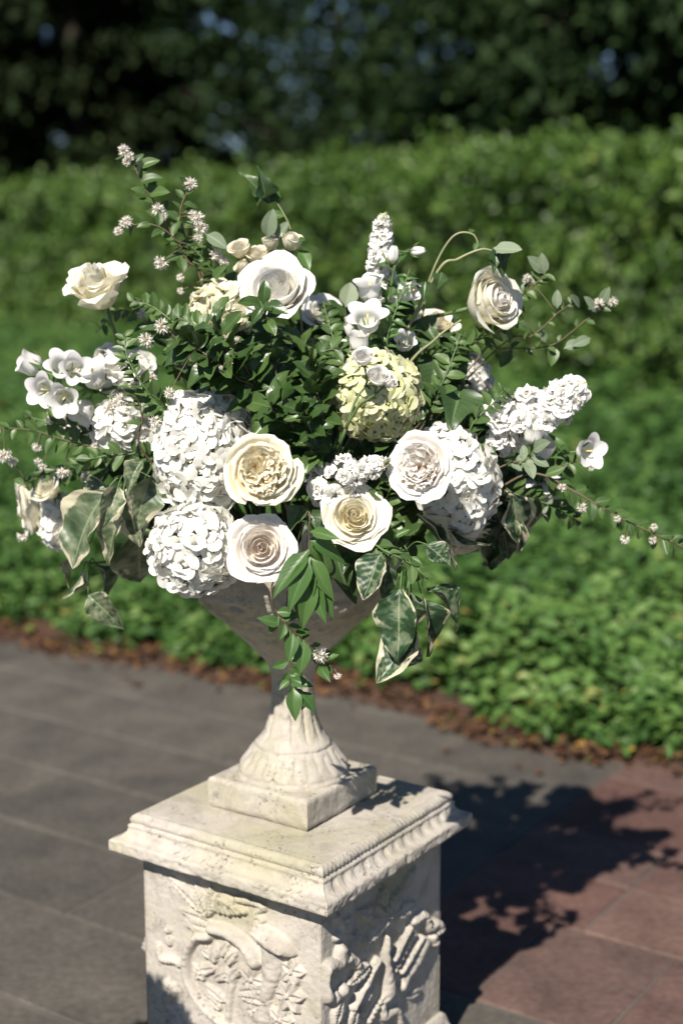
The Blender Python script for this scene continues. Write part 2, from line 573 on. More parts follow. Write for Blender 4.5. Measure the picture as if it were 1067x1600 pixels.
# planting bed: soil sheet whose front lip spills over the pavers
SOIL = soil_mat('bark_mulch', (0.045, 0.026, 0.017), (0.115, 0.062, 0.042))
bx = np.linspace(-9, 6, 260)
rows = [0, 0.02, 0.06, 0.13, 0.25, 0.5, 1.0, 2.0, 4.0, 8.0, 16.0, 30.0]
BV = []
for j, dy in enumerate(rows):
    zz = [-0.02, 0.006, 0.016, 0.022, 0.03, 0.03, 0.03, 0.03, 0.03, 0.03, 0.03, 0.03][j]
    yy = edge_y(bx) + dy
    for i in range(len(bx)):
        h = 0.012 * mnoise.noise(Vector((bx[i] * 9, yy[i] * 9, 0))) if 0 < j else 0
        BV.append((bx[i], yy[i] + 0.015 * mnoise.noise(Vector((bx[i] * 14, j, 3))), zz + h))
struct('planting_bed', make_mesh('planting_bed', BV, grid_faces(len(bx), len(rows)), SOIL))

def stuff_leaves(name, pos, ydir, nrm, size, rnd, mat, wratio=0.5, fold=0.12):
    """many small folded leaves in one mesh; all arguments are arrays"""
    n = len(pos)
    y = ydir / np.linalg.norm(ydir, axis=1, keepdims=True)
    x = np.cross(y, nrm); x /= (np.linalg.norm(x, axis=1, keepdims=True) + 1e-9)
    z = np.cross(x, y)
    s = size[:, None]
    v = np.empty((n, 4, 3))
    v[:, 0] = pos
    v[:, 1] = pos + y * s * 0.48 - x * s * wratio * 0.5 + z * s * fold
    v[:, 2] = pos + y * s * 0.98 - z * s * 0.1
    v[:, 3] = pos + y * s * 0.48 + x * s * wratio * 0.5 + z * s * fold
    V = v.reshape(-1, 3)
    b = np.arange(n) * 4
    F = np.empty((n * 2, 3), dtype=np.int64)
    F[0::2] = np.stack([b, b + 2, b + 1], 1)
    F[1::2] = np.stack([b, b + 3, b + 2], 1)
    me = bpy.data.meshes.new(name)
    me.vertices.add(len(V)); me.vertices.foreach_set('co', V.astype(np.float32).ravel())
    me.loops.add(len(F) * 3); me.loops.foreach_set('vertex_index', F.astype(np.int32).ravel())
    me.polygons.add(len(F)); me.polygons.foreach_set('loop_start', (np.arange(len(F)) * 3).astype(np.int32))
    a = me.attributes.new('rnd', 'FLOAT', 'POINT')
    a.data.foreach_set('value', np.repeat(rnd, 4).astype(np.float32))
    me.materials.append(mat)
    me.update(calc_edges=True)
    return me

def unit_rand(n):
    a = rng.normal(size=(n, 3))
    return a / np.linalg.norm(a, axis=1, keepdims=True)

def vnoise(P, s, seed=0.0):
    return np.array([mnoise.noise(Vector((p[0] * s + seed, p[1] * s, p[2] * s))) for p in P])

def sumsin(P, s, seed=0.0):
    """cheap smooth pseudo-noise for arrays, about -1..1"""
    x, y, z = P[:, 0] * s, P[:, 1] * s, P[:, 2] * s
    return (np.sin(x * 1.3 + 2.1 * np.sin(y * 0.9 + seed) + seed) + np.sin(y * 1.7 + 1.7 * np.sin(z * 1.1 + seed * 2) + 1.3)
            + np.sin(z * 1.5 + 1.9 * np.sin(x * 0.8 + 0.7) + seed * 3)) / 3

# ---- hedge, receding to the left
HR = gnd(1067, 692); HL = Vector((-4.75, 18.5, 0))
hd = (HL - HR).normalized()
HN = Vector((-hd.y, hd.x, 0))
if HN.y > 0:
    HN = -HN                                # outward normal towards the path
H0 = HR - hd * 5.0
HLEN = 26.0
HH = 2.14
hedge = thing('hedge', 'long clipped green hedge running behind the whole flower bed', 'hedge', H0 + hd * HLEN / 2)
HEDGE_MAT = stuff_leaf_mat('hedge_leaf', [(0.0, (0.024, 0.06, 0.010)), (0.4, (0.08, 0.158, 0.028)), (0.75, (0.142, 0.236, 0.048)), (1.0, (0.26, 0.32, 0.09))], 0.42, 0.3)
M_BARK = plain_mat('dark_bark', (0.05, 0.04, 0.03), 0.9, 12, 0.4)
M_CORE = plain_mat('hedge_dark_core', (0.02, 0.028, 0.012), 0.95, 20, 0.5)  # solid dark box whose colour stands in for shade between the leaves
HTH = 1.3
def hedge_pt(s, d, z):
    return np.array(H0)[None, :] + np.array(hd)[None, :] * s[:, None] - np.array(HN)[None, :] * d[:, None] + np.array([0, 0, 1.0])[None, :] * z[:, None]
cv = []
for s in np.linspace(0, HLEN, 14):
    for (d, z) in ((0.45, 0.0), (0.45, HH - 0.42), (HTH - 0.3, HH - 0.42), (HTH - 0.28, 0.0)):
        p = H0 + hd * float(s) - HN * d
        cv.append((p.x, p.y, z))
part('core', make_mesh('hedge_core', cv, grid_faces(4, 14) + [(0, 1, 2, 3), (55, 54, 53, 52)], M_CORE, False), hedge)
def hedge_leaves(n):
    # front face and top, nearer parts sampled more densely
    s = HLEN * rng.random(n) ** 1.35
    front = rng.random(n) < 0.70
    dep = np.abs(rng.normal(0, 0.15, n))
    z = np.where(front, 0.14 + (HH - 0.14) * rng.random(n) ** 0.85, HH - dep)
    d = np.where(front, dep, HTH * rng.random(n))
    P = hedge_pt(s, d, z)
    bump = 0.20 * sumsin(P, 2.6) + 0.20 * sumsin(P, 7.5, 2) + 0.10 * sumsin(P, 17, 5)
    topb = 0.10 * sumsin(P * np.array([1, 1, 0]), 1.8, 4) + 0.07 * sumsin(P * np.array([1, 1, 0.]), 7, 1)
    # rounded shoulder: pull the upper front edge back
    sh = np.clip((z - (HH - 0.28)) / 0.28, 0, 1) ** 2 * 0.22 * front
    P -= np.array(HN)[None, :] * (sh - bump * front)[:, None]
    P[:, 2] += np.where(front, 0, topb) + np.where(front, topb * (z / HH) ** 2, 0)
    P -= np.array(HN)[None, :] * (np.clip(1 - z / 0.55, 0, 1) * 0.30 * front)[:, None]
    spr = (rng.random(n) < 0.10) & (sumsin(P * np.array([1, 1, 0.]), 9, 2) > 0.2)
    P[:, 2] += np.where(spr & (z > HH - 0.35), np.abs(rng.normal(0, 0.15, n)), 0)
    out = np.where(front[:, None], np.array(HN)[None, :], np.array([0, 0, 1.0])[None, :])
    nr = unit_rand(n) * 0.55 + out * 0.9 + np.array([0, -0.15, 0.55])[None, :]
    yd = unit_rand(n) + out * 0.7 + np.array([0, 0, 0.5])[None, :]
    sz = rng.uniform(0.045, 0.095, n) * (1 + s / HLEN * 0.6)
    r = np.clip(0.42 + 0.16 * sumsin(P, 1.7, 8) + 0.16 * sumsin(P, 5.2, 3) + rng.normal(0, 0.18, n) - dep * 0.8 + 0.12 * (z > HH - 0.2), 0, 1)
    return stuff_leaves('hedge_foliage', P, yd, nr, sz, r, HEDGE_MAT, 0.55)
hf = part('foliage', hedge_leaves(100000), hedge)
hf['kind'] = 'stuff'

# ---- ground cover in the bed
def hedge_dist(x, y):
    return (np.stack([x, y], 1) - np.array([HR.x, HR.y])) @ np.array([HN.x, HN.y])
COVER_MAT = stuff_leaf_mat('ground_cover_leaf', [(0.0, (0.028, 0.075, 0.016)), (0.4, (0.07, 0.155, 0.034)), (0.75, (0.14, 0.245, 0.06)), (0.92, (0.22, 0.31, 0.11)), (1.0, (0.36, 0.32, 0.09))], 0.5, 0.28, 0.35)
def cover(n_ros, per=6):
    X = rng.uniform(-6.5, 4.2, n_ros * 3); T = rng.random(n_ros * 3) ** 1.7
    E0 = edge_y(X)
    Y = E0 + 0.10 + T * 13.0
    dh = hedge_dist(X, Y)
    depth = Y - CAM.y
    inview = np.abs(X - CAM.x) < depth * 0.30 + 0.4
    ok = (dh > -0.1) & inview
    # ragged front: fewer rosettes right at the mulch
    front = Y - E0
    fr = 0.15 + 0.09 * np.sin(X * 5.3) + 0.06 * np.sin(X * 13.1 + 2)
    ok &= (front > fr) | (rng.random(len(X)) < 0.05)
    idx = np.where(ok)[0][:n_ros]
    X, Y, front, dh = X[idx], Y[idx], front[idx], dh[idx]
    n = len(X)
    P0 = np.stack([X, Y, np.zeros(n)], 1)
    hgt = 0.18 + 0.07 * sumsin(P0, 3.1) + 0.06 * sumsin(P0, 10, 3) + rng.normal(0, 0.045, n)
    hgt *= np.clip(0.35 + front * 1.6, 0.35, 1.0)
    # looser, taller growth along the foot of the hedge
    hgt += np.clip(1.3 - dh, 0, 1.3) * 0.22 * rng.random(n)
    hgt = np.clip(hgt, 0.05, 0.7)
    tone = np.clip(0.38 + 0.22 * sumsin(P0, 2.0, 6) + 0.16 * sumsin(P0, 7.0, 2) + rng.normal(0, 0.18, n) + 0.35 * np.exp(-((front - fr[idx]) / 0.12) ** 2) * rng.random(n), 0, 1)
    P, Yd, Nr, S, R = [], [], [], [], []
    ph = rng.random(n) * 6.28
    tilt = rng.normal(0, 0.25, (n, 2))
    for k in range(per):
        a = ph + k * 2 * PI / per + rng.normal(0, 0.25, n)
        el = rng.uniform(-0.35, 0.45, n)
        yd = np.stack([np.cos(a), np.sin(a), el + tilt[:, 0] * np.cos(a) + tilt[:, 1] * np.sin(a)], 1)
        p = np.stack([X, Y, hgt + rng.normal(0, 0.02, n)], 1)
        P.append(p); Yd.append(yd)
        Nr.append(np.stack([tilt[:, 0] * -0.6, tilt[:, 1] * -0.6, np.ones(n)], 1) + unit_rand(n) * 0.35 + np.array([-0.1, -0.4, 0])[None, :])
        S.append(rng.uniform(0.038, 0.068, n) * (1 + np.clip(front - 1.5, 0, 8) * 0.09)); R.append(np.clip(tone + rng.normal(0, 0.06, n), 0, 1))
        # a lower tier keeps the bed dense, toned darker as painted shade between clumps
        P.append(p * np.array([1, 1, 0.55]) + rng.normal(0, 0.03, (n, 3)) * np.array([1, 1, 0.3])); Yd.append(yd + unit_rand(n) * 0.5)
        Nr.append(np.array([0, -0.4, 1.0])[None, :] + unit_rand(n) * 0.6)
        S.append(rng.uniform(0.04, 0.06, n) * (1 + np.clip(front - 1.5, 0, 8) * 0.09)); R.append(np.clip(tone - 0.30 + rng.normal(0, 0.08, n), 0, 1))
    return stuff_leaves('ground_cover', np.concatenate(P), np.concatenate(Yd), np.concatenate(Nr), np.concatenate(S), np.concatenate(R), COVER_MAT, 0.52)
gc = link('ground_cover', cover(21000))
tag(gc, 'low leafy green ground cover filling the bed before the hedge', 'ground cover')
gc['kind'] = 'stuff'

# ---- fallen leaves and bark bits along the edge of the bed
LITTER = stuff_leaf_mat('leaf_litter', [(0.0, (0.06, 0.03, 0.018)), (0.5, (0.13, 0.066, 0.038)), (0.8, (0.22, 0.12, 0.05)), (0.92, (0.42, 0.27, 0.05)), (1.0, (0.13, 0.2, 0.04))], 0.7, 0.15, 0.2)
nL = 3600
X = rng.uniform(-4, 3, nL); Yl = edge_y(X) + np.abs(rng.normal(0.04, 0.10, nL)) - 0.02 - np.where(rng.random(nL) < 0.035, rng.random(nL) * 0.25, 0)
Pl = np.stack([X, Yl, 0.022 + rng.random(nL) * 0.025 + np.where(Yl < edge_y(X), -0.018, 0)], 1)
lit = link('leaf_litter', stuff_leaves('leaf_litter', Pl, unit_rand(nL) * np.array([1, 1, 0.25]), np.array([0, 0, 1.0]) + unit_rand(nL) * 0.4,
           rng.uniform(0.015, 0.045, nL), np.clip(rng.beta(2, 2.6, nL) + np.where(rng.random(nL) < 0.06, 0.45, 0), 0, 1), LITTER, 0.6))
tag(lit, 'brown bark chips and yellowed fallen leaves edging the bed', 'leaf litter')
lit['kind'] = 'stuff'

# ---- trees behind the hedge
DARKLEAF = stuff_leaf_mat('conifer_leaf', [(0.0, (0.010, 0.018, 0.006)), (0.5, (0.018, 0.030, 0.011)), (1.0, (0.036, 0.054, 0.018))], 0.75, 0.08, 0.1)
WOODLEAF = stuff_leaf_mat('broadleaf', [(0.0, (0.012, 0.026, 0.008)), (0.5, (0.020, 0.042, 0.013)), (1.0, (0.045, 0.08, 0.025))], 0.65, 0.15, 0.15)

def tree(name, label, x, y, hgt, kind, seed, base_r=0.2, spread=3.0, lo=0.5, gap=0.0, n=16000, leaf=0.13):
    r = np.random.default_rng(seed)
    t = thing(name, label, 'tree', (x, y, 0), 'trees behind the hedge')
    rr = random.Random(seed)
    pts = [Vector((x + 0.12 * math.sin(k * 1.3 + seed), y + 0.12 * math.cos(k * 1.7 + seed), hgt * 0.92 * k / 9)) for k in range(10)]
    V, F, U = tube(pts, base_r, base_r * 0.15, 10)
    tr = part('trunk', make_mesh('trunk', V, F, M_BARK, True, U), t)
    # limbs are sub-parts of the trunk; leaves gather round their ends
    tips = []
    nl = 46 if kind == 'conifer' else 34
    for k in range(nl):
        f = (k + 0.5) / nl
        z = lo + (hgt - lo) * f
        a = k * 2.399 + rr.uniform(-.3, .3)
        if kind == 'conifer':
            L = spread * (1 - f * 0.92) * rr.uniform(0.8, 1.1)
            end = Vector((x + math.cos(a) * L, y + math.sin(a) * L, z - L * 0.12))
        else:
            L = spread * (0.55 + 0.45 * math.sin(PI * min(1, 0.2 + f * 0.8))) * rr.uniform(0.75, 1.1)
            end = Vector((x + math.cos(a) * L, y + math.sin(a) * L, z + L * rr.uniform(-0.1, 0.35)))
        st = Vector((x, y, max(0.3, z - (0.0 if kind == 'conifer' else L * 0.35))))
        mid = st.lerp(end, 0.5) + Vector((0, 0, 0.08 * L))
        tips.append((st, mid, end))
        if k % 2 == 0:
            V, F, U = tube(spline([st, mid, end], 6), base_r * 0.22 * (1 - f * 0.6), 0.008, 5)
            part('limb', make_mesh('limb', V, F, M_BARK, True, U), tr)
    P = []
    per = n // nl
    for (st, mid, end) in tips:
        clumps = 7
        for c in range(clumps):
            u = 0.25 + 0.8 * r.random()
            ctr = np.array(st.lerp(mid, u * 2) if u < .5 else mid.lerp(end, u * 2 - 1))
            if gap and r.random() < gap:
                continue
            rad = (0.5 if kind == 'conifer' else 0.55) * (0.6 + 0.6 * r.random())
            P.append(ctr + r.normal(size=(per // clumps, 3)) * rad * np.array([0.6, 0.6, 0.3 if kind == 'conifer' else 0.45]))
    P = np.concatenate(P)
    P[:, 2] = np.maximum(P[:, 2], 0.1)
    m = len(P)
    out = P - np.array([x, y, 0])[None, :]; out[:, 2] = 0.0
    out /= (np.linalg.norm(out, axis=1, keepdims=True) + 1e-6)
    rn = r.normal(size=(m, 3)); rn /= np.linalg.norm(rn, axis=1, keepdims=True)
    rn2 = r.normal(size=(m, 3)); rn2 /= np.linalg.norm(rn2, axis=1, keepdims=True)
    if kind == 'conifer':
        yd = out * 1.0 + rn * 0.7 + np.array([0, 0, -0.35]); nr = np.array([0, 0, 1.0]) + rn2 * 0.5
        wr, sz = 0.40, r.uniform(leaf * 0.7, leaf * 1.4, m)
    else:
        yd = out * 0.5 + rn + np.array([0, 0, -0.3]); nr = np.array([0, 0, 1.0]) + rn2 * 0.8
        wr, sz = 0.6, r.uniform(leaf * 0.7, leaf * 1.2, m)
    tone = np.clip(0.45 + 0.25 * sumsin(P, 1.5, seed) + r.normal(0, 0.15, m), 0, 1)
    cr = part('crown', stuff_leaves('crown', P, yd, nr, sz, tone, DARKLEAF if kind == 'conifer' else WOODLEAF, wr), t)
    cr['kind'] = 'stuff'
    return t

tree('conifer_tree', 'dark dense conifer behind the hedge at the far left', -7.4, 23.5, 10, 'conifer', 11, 0.22, 3.4, 0.3, 0, 26000, 0.32)
tree('conifer_tree', 'dark conifer behind the hedge, left of centre', -4.2, 22.5, 11, 'conifer', 12, 0.24, 3.2, 0.3, 0, 26000, 0.32)
tree('conifer_tree', 'slimmer dark conifer standing between the two left conifers', -5.9, 27.0, 12, 'conifer', 19, 0.2, 3.0, 0.3, 0, 22000, 0.34)
tree('conifer_tree', 'dark conifer at the left edge of the blue sky gap', -2.9, 26.5, 12, 'conifer', 17, 0.25, 2.3, 0.3, 0, 18000, 0.32)
tree('broadleaf_tree', 'loose dark broadleaf tree with blue sky showing through its crown', -0.1, 18.2, 7.5, 'broad', 13, 0.10, 2.4, 2.2, 0.25, 14000, 0.14)
tree('broadleaf_tree', 'dark broadleaf tree standing behind the hedge, right of centre', 2.6, 15.2, 9, 'broad', 14, 0.16, 2.4, 1.2, 0.0, 26000, 0.17)
tree('broadleaf_tree', 'dark broadleaf tree behind the tall end of the hedge at right', 5.0, 13.2, 9, 'broad', 15, 0.16, 2.6, 1.0, 0.0, 26000, 0.17)
tree('conifer_tree', 'dark conifer standing deep behind the trees at the right', 5.6, 21.0, 12, 'conifer', 16, 0.25, 3.4, 0.3, 0, 24000, 0.34)
tree('conifer_tree', 'dark conifer farthest back right of the blue sky gap', 3.6, 27.0, 12, 'conifer', 18, 0.25, 2.5, 0.3, 0, 20000, 0.34)
tree('broadleaf_tree', 'thin dark broadleaf tree far behind the blue sky gap', 0.6, 25.5, 9, 'broad', 27, 0.12, 2.4, 3.0, 0.25, 11000, 0.18)
tree('yew_bush', 'low dark yew showing under the blue sky gap', -0.6, 22.5, 3.0, 'conifer', 23, 0.12, 3.0, 0.2, 0, 16000, 0.22)
tree('yew_bush', 'low dark yew behind the hedge, right of the blue sky gap', 1.7, 19.5, 3.2, 'conifer', 24, 0.12, 2.6, 0.2, 0, 16000, 0.22)

# ================================================================== PEDESTAL
PROT = Matrix.Rotation(UA, 4, 'Z')
PROT_I = PROT.inverted()
Z_BODY0, Z_LIP0 = 0.085, 0.42
HB = 0.1729

def square_profile(prof, ns, disp=None):
    """four mitred sides following a profile of (half width, z); disp(side, s, k, w) gives an outward offset"""
    V, F = [], []
    for side in range(4):
        R = Matrix.Rotation(side * PI / 2, 4, 'Z')
        off = len(V)
        for k, (hw, z) in enumerate(prof):
            for i in range(ns):
                s = -1 + 2 * i / (ns - 1)
                d, dz = disp(side, s * hw, k, hw, z) if disp else (0, 0)
                m = 1.0 - max(0, (abs(s) - 0.985) / 0.015)     # no offset exactly on the mitre
                V.append(tuple(R @ Vector((hw + d * m, s * hw, z + dz * m))))
        F += grid_faces(ns, len(prof), off)
    return V, F

def lerp_profile(pts, step=0.0022):
    out = [pts[0]]
    for a, b in zip(pts[:-1], pts[1:]):
        L = math.hypot(b[0] - a[0], b[1] - a[1])
        m = max(1, int(L / step))
        for i in range(1, m + 1):
            out.append((a[0] + (b[0] - a[0]) * i / m, a[1] + (b[1] - a[1]) * i / m))
    return out

pedestal = thing('pedestal', 'weathered pale cast stone pedestal with carved panels under the urn', 'pedestal', (0, 0, 0))

# cap with cove, tongue ornament and rope moulding
cap_prof = [(0.160, 0.4202), (0.2085, 0.4202), (0.2100, 0.4225), (0.2100, 0.4375), (0.2078, 0.4402), (0.2035, 0.4408),
            (0.1975, 0.4428), (0.1925, 0.4470), (0.1890, 0.4525), (0.1875, 0.4570), (0.1885, 0.4590), (0.1880, 0.4622), (0.1845, 0.4632),
            (0.1838, 0.4648), (0.1852, 0.4668), (0.1860, 0.4695), (0.1852, 0.4730), (0.1830, 0.4765), (0.1790, 0.4795), (0.1745, 0.4806), (0.1728, 0.4792), (0.1705, 0.4797), (0.168, 0.4800)]
cap_prof = [cap_prof[0]] + lerp_profile(cap_prof[1:]) + [(w_, 0.4801) for w_ in (0.15, 0.12, 0.08, 0.04, 0.0005)]
def cap_disp(side, s, k, hw, z):
    wear = (0.9, 0.6, 0.8, 0.22)[side]      # side 3 (front left) is badly worn
    d = 0.0
    if 0.4405 < z < 0.4575 and hw > 0.186:
        ph = (s / 0.0275) % 1.0
        f = (z - 0.4405) / 0.017
        tongue = max(0.0, 1 - (abs(ph - 0.5) * 2 / (0.55 + 0.35 * f)) ** 3)
        d += 0.0042 * wear * (tongue - 0.45) * math.sin(PI * min(1, max(0, f)))
    if 0.4640 < z < 0.4795 and hw > 0.176:
        ph = (s / 0.0098 + (z - 0.464) * 60) % 1.0
        d += 0.0021 * wear * (math.sin(PI * ph) - 0.6)
    P = Vector((s * 40, side * 9.0, z * 60))
    d += 0.0012 * mnoise.noise(P) + 0.0008 * mnoise.noise(P * 3.1)
    if z < 0.4395 and hw > 0.2:
        d -= max(0.0, mnoise.noise(P * 1.4 + Vector((5, 0, 0)))) * 0.0035
    return d, 0.0006 * mnoise.noise(P * 0.6)
cv_, cf_ = square_profile(cap_prof, 230, cap_disp)
part('cap', make_mesh('pedestal_cap', cv_, cf_, STONE), pedestal, PROT)

# base moulding
bp_ = lerp_profile([(0.205, -0.03), (0.205, 0.046), (0.2035, 0.0495), (0.197, 0.0515), (0.190, 0.057), (0.185, 0.066), (0.1825, 0.076), (0.1800, 0.0835), (0.176, 0.0875), (0.165, 0.0880)], 0.004)
def base_disp(side, s, k, hw, z):
    P = Vector((s * 40, side * 7.0 + 50, z * 60))
    return 0.0015 * mnoise.noise(P) + 0.0008 * mnoise.noise(P * 3), 0.0
cv_, cf_ = square_profile(bp_, 120, base_disp)
part('base_moulding', make_mesh('pedestal_base', cv_, cf_, STONE), pedestal, PROT)
h_ = HB - 0.003
part('body', make_mesh('pedestal_body', [(sx * h_, sy * h_, z) for z in (0.05, 0.43) for (sx, sy) in ((-1, -1), (1, -1), (1, 1), (-1, 1))],
     [(0, 1, 5, 4), (1, 2, 6, 5), (2, 3, 7, 6), (3, 0, 4, 7), (4, 5, 6, 7), (3, 2, 1, 0)], STONE, False), pedestal, PROT)

# carved trophy panels as height fields
GS, GZ = 260, 250
sg = np.linspace(-HB, HB, GS); zg = np.linspace(Z_BODY0 - 0.003, Z_LIP0 + 0.004, GZ)
SS, ZZ = np.meshgrid(sg, zg)

def face_coord(px, py, right):
    d = ray(px, py)
    o = PROT_I @ CAM
    dl = PROT_I.to_3x3() @ d
    if right:
        t = (HB + 0.008 - o.x) / dl.x
        p = o + dl * t
        return np.array([p.y, p.z])
    t = (-HB - 0.008 - o.y) / dl.y
    p = o + dl * t
    return np.array([p.x, p.z])

class Relief:
    def __init__(self, seed):
        self.h = np.zeros_like(SS)
        self.r = random.Random(seed)
    def seg(self, p0, p1):
        d = p1 - p0
        L2 = float(d @ d) + 1e-12
        t = np.clip(((SS - p0[0]) * d[0] + (ZZ - p0[1]) * d[1]) / L2, 0, 1)
        dist = np.hypot(SS - p0[0] - d[0] * t, ZZ - p0[1] - d[1] * t)
        return t, dist
    def put(self, hh):
        self.h = np.maximum(self.h, hh)
    def capsule(self, p0, p1, r0, r1, hg, base=0.0):
        t, dist = self.seg(p0, p1)
        r = r0 + (r1 - r0) * t
        q = np.clip(1 - (dist / r) ** 2, 0, 1)
        self.put(np.where(q > 0, base + hg * np.sqrt(q), 0))
    def path(self, pts, r0, r1, hg, base=0.0):
        P = spline([Vector((p[0], p[1], 0)) for p in pts], 5 * len(pts))
        for i in range(len(P) - 1):
            a, b = i / (len(P) - 1), (i + 1) / (len(P) - 1)
            self.capsule(np.array(P[i][:2]), np.array(P[i + 1][:2]), r0 + (r1 - r0) * a, r0 + (r1 - r0) * b, hg, base)
    def lump(self, p, rx, ry, ang, hg, base=0.0):
        c, s = math.cos(ang), math.sin(ang)
        x = (SS - p[0]) * c + (ZZ - p[1]) * s
        y = -(SS - p[0]) * s + (ZZ - p[1]) * c
        q = np.clip(1 - (x / rx) ** 2 - (y / ry) ** 2, 0, 1)
        self.put(np.where(q > 0, base + hg * q ** 0.45, 0))
    def leaf(self, p0, p1, wd, hg, base=0.0, lobes=0):
        d = p1 - p0
        L = math.hypot(*d) + 1e-9
        x = ((SS - p0[0]) * d[0] + (ZZ - p0[1]) * d[1]) / L / L
        y = (-(SS - p0[0]) * d[1] + (ZZ - p0[1]) * d[0]) / L
        sh = np.sin(PI * np.clip(x, 0, 1) ** 0.8) * wd
        if lobes:
            sh = sh * (0.8 + 0.25 * np.abs(np.sin(x * PI * lobes)))
        q = np.where((x > 0) & (x < 1), 1 - np.abs(y) / (sh + 1e-6), 0)
        q = np.clip(q, 0, 1)
        crease = 1 - 0.35 * np.exp(-(y / 0.0022) ** 2) - 0.18 * np.abs(np.sin((x * 9 - np.abs(y) / wd * 1.2) * PI))
        self.put(np.where(q > 0, base + hg * np.minimum(1, q * 3.0) ** 0.6 * crease, 0))
    def flower(self, p, r, hg, n=5, base=0.0):
        a0 = self.r.uniform(0, 6)
        for k in range(n):
            a = a0 + k * 2 * PI / n
            e = np.array([math.cos(a), math.sin(a)])
            self.leaf(p + e * r * 0.1, p + e * r * self.r.uniform(0.95, 1.3), r * 0.42, hg * self.r.uniform(0.8, 1.05), base)
        self.lump(p, r * 0.22, r * 0.22, 0, hg * 1.15, base)
    def ribbon(self, pts, r, hg, base=0.0):
        self.path(pts, r, r * 0.8, hg, base)
        P = spline([Vector((p[0], p[1], 0)) for p in pts], 6 * len(pts))
        for k in range(1, len(P) - 1, 2):
            self.lump(np.array(P[k][:2]), r * 1.05, r * 0.55, self.r.uniform(0, 3), hg * 1.15, base)
    def mesh(self, name, seed):
        P = np.stack([SS.ravel() * 60, ZZ.ravel() * 60, np.full(SS.size, seed)], 1)
        nz = vnoise(P, 0.6, seed) * 0.0008 + vnoise(P, 2.0, seed + 3) * 0.0006
        hh = self.h * 0.82
        # soften as a worn casting would be
        for _ in range(1):
            hh[1:-1, 1:-1] = 0.5 * hh[1:-1, 1:-1] + 0.125 * (hh[:-2, 1:-1] + hh[2:, 1:-1] + hh[1:-1, :-2] + hh[1:-1, 2:])
        hh = hh.ravel() + nz * (1 + (self.h.ravel() > 0.002) * 1.2)
        edge = np.minimum(1, np.minimum(SS.ravel() + HB, HB - SS.ravel()) / 0.006)
        x = HB + hh * edge - (1 - edge) * 0.0015
        V = np.stack([x, SS.ravel(), ZZ.ravel()], 1)
        return make_mesh(name, V, grid_faces(GS, GZ), STONE)

def L4(cx, cy): return face_coord(200 + cx * 0.3, 1340 + cy * 0.3, False)
def R5(cx, cy): return face_coord(460 + cx * 0.3, 1320 + cy * 0.3, True)

rl = Relief(3)
rl.path([L4(410, 415), L4(345, 425), L4(300, 510), L4(300, 610), L4(345, 720), L4(410, 800), L4(480, 860), L4(560, 930)], 0.0085, 0.007, 0.018)
rl.path([L4(430, 370), L4(520, 395), L4(590, 445), L4(640, 510), L4(655, 545)], 0.0095, 0.012, 0.022)
rl.lump(L4(650, 530), 0.012, 0.015, 0.3, 0.017)
rl.leaf(L4(400, 300), L4(195, 95), 0.011, 0.013)
rl.leaf(L4(410, 320), L4(340, 140), 0.013, 0.016, 0, 5)
rl.leaf(L4(420, 310), L4(420, 150), 0.012, 0.013, 0, 4)
rl.leaf(L4(420, 340), L4(250, 270), 0.011, 0.011, 0, 4)
for k in range(7):
    rl.capsule(L4(470 + k * 4, 210 + k * 2), L4(445 + k * 25, 285 - abs(k - 3) * 5 + k * 3), 0.0035, 0.006, 0.012 + 0.002 * (k % 2))
rl.lump(L4(500, 250), 0.027, 0.018, 0.2, 0.011)
rl.ribbon([L4(560, 225), L4(640, 240), L4(695, 265), L4(650, 300), L4(690, 330), L4(650, 355)], 0.007, 0.009)
rl.leaf(L4(430, 380), L4(265, 330), 0.016, 0.012)
rl.lump(L4(330, 360), 0.020, 0.011, -0.6, 0.012)
# goblet
rl.lump(L4(755, 435), 0.042, 0.014, -0.33, 0.030)
rl.lump(L4(740, 428), 0.032, 0.006, -0.33, 0.005, 0.028)
rl.capsule(L4(752, 490), L4(735, 610), 0.026, 0.017, 0.016)
rl.capsule(L4(735, 610), L4(705, 740), 0.017, 0.011, 0.013)
rl.capsule(L4(705, 740), L4(690, 860), 0.011, 0.017, 0.011)
rl.flower(L4(845, 600), 0.021, 0.015); rl.flower(L4(830, 720), 0.025, 0.017, 6); rl.flower(L4(640, 640), 0.023, 0.014); rl.flower(L4(790, 850), 0.022, 0.014)
rl.leaf(L4(700, 690), L4(560, 700), 0.013, 0.013); rl.leaf(L4(740, 760), L4(560, 720), 0.010, 0.014)
rl.flower(L4(650, 800), 0.018, 0.011)
for (a, b, c_, d_) in ((430, 520, 370, 480), (470, 520, 520, 430), (500, 560, 560, 490), (450, 580, 340, 600), (440, 640, 520, 600), (430, 560, 450, 450), (520, 640, 590, 560)):
    rl.leaf(L4(a, b), L4(c_, d_), 0.010, 0.012, 0, 3)
rl.flower(L4(370, 605), 0.016, 0.012); rl.flower(L4(500, 620), 0.013, 0.013)
rl.path([L4(540, 640), L4(520, 720), L4(510, 850), L4(500, 950)], 0.007, 0.006, 0.009)
rl.leaf(L4(500, 760), L4(380, 660), 0.010, 0.010, 0, 4); rl.leaf(L4(480, 800), L4(400, 720), 0.010, 0.010, 0, 4)
rl.lump(L4(195, 385), 0.007, 0.007, 0, 0.010); rl.lump(L4(200, 440), 0.009, 0.010, 0, 0.010)
rl.ribbon([L4(150, 470), L4(165, 530), L4(230, 545), L4(265, 565)], 0.007, 0.009)
rl.ribbon([L4(180, 650), L4(230, 700), L4(190, 760), L4(240, 830), L4(200, 900)], 0.008, 0.009)
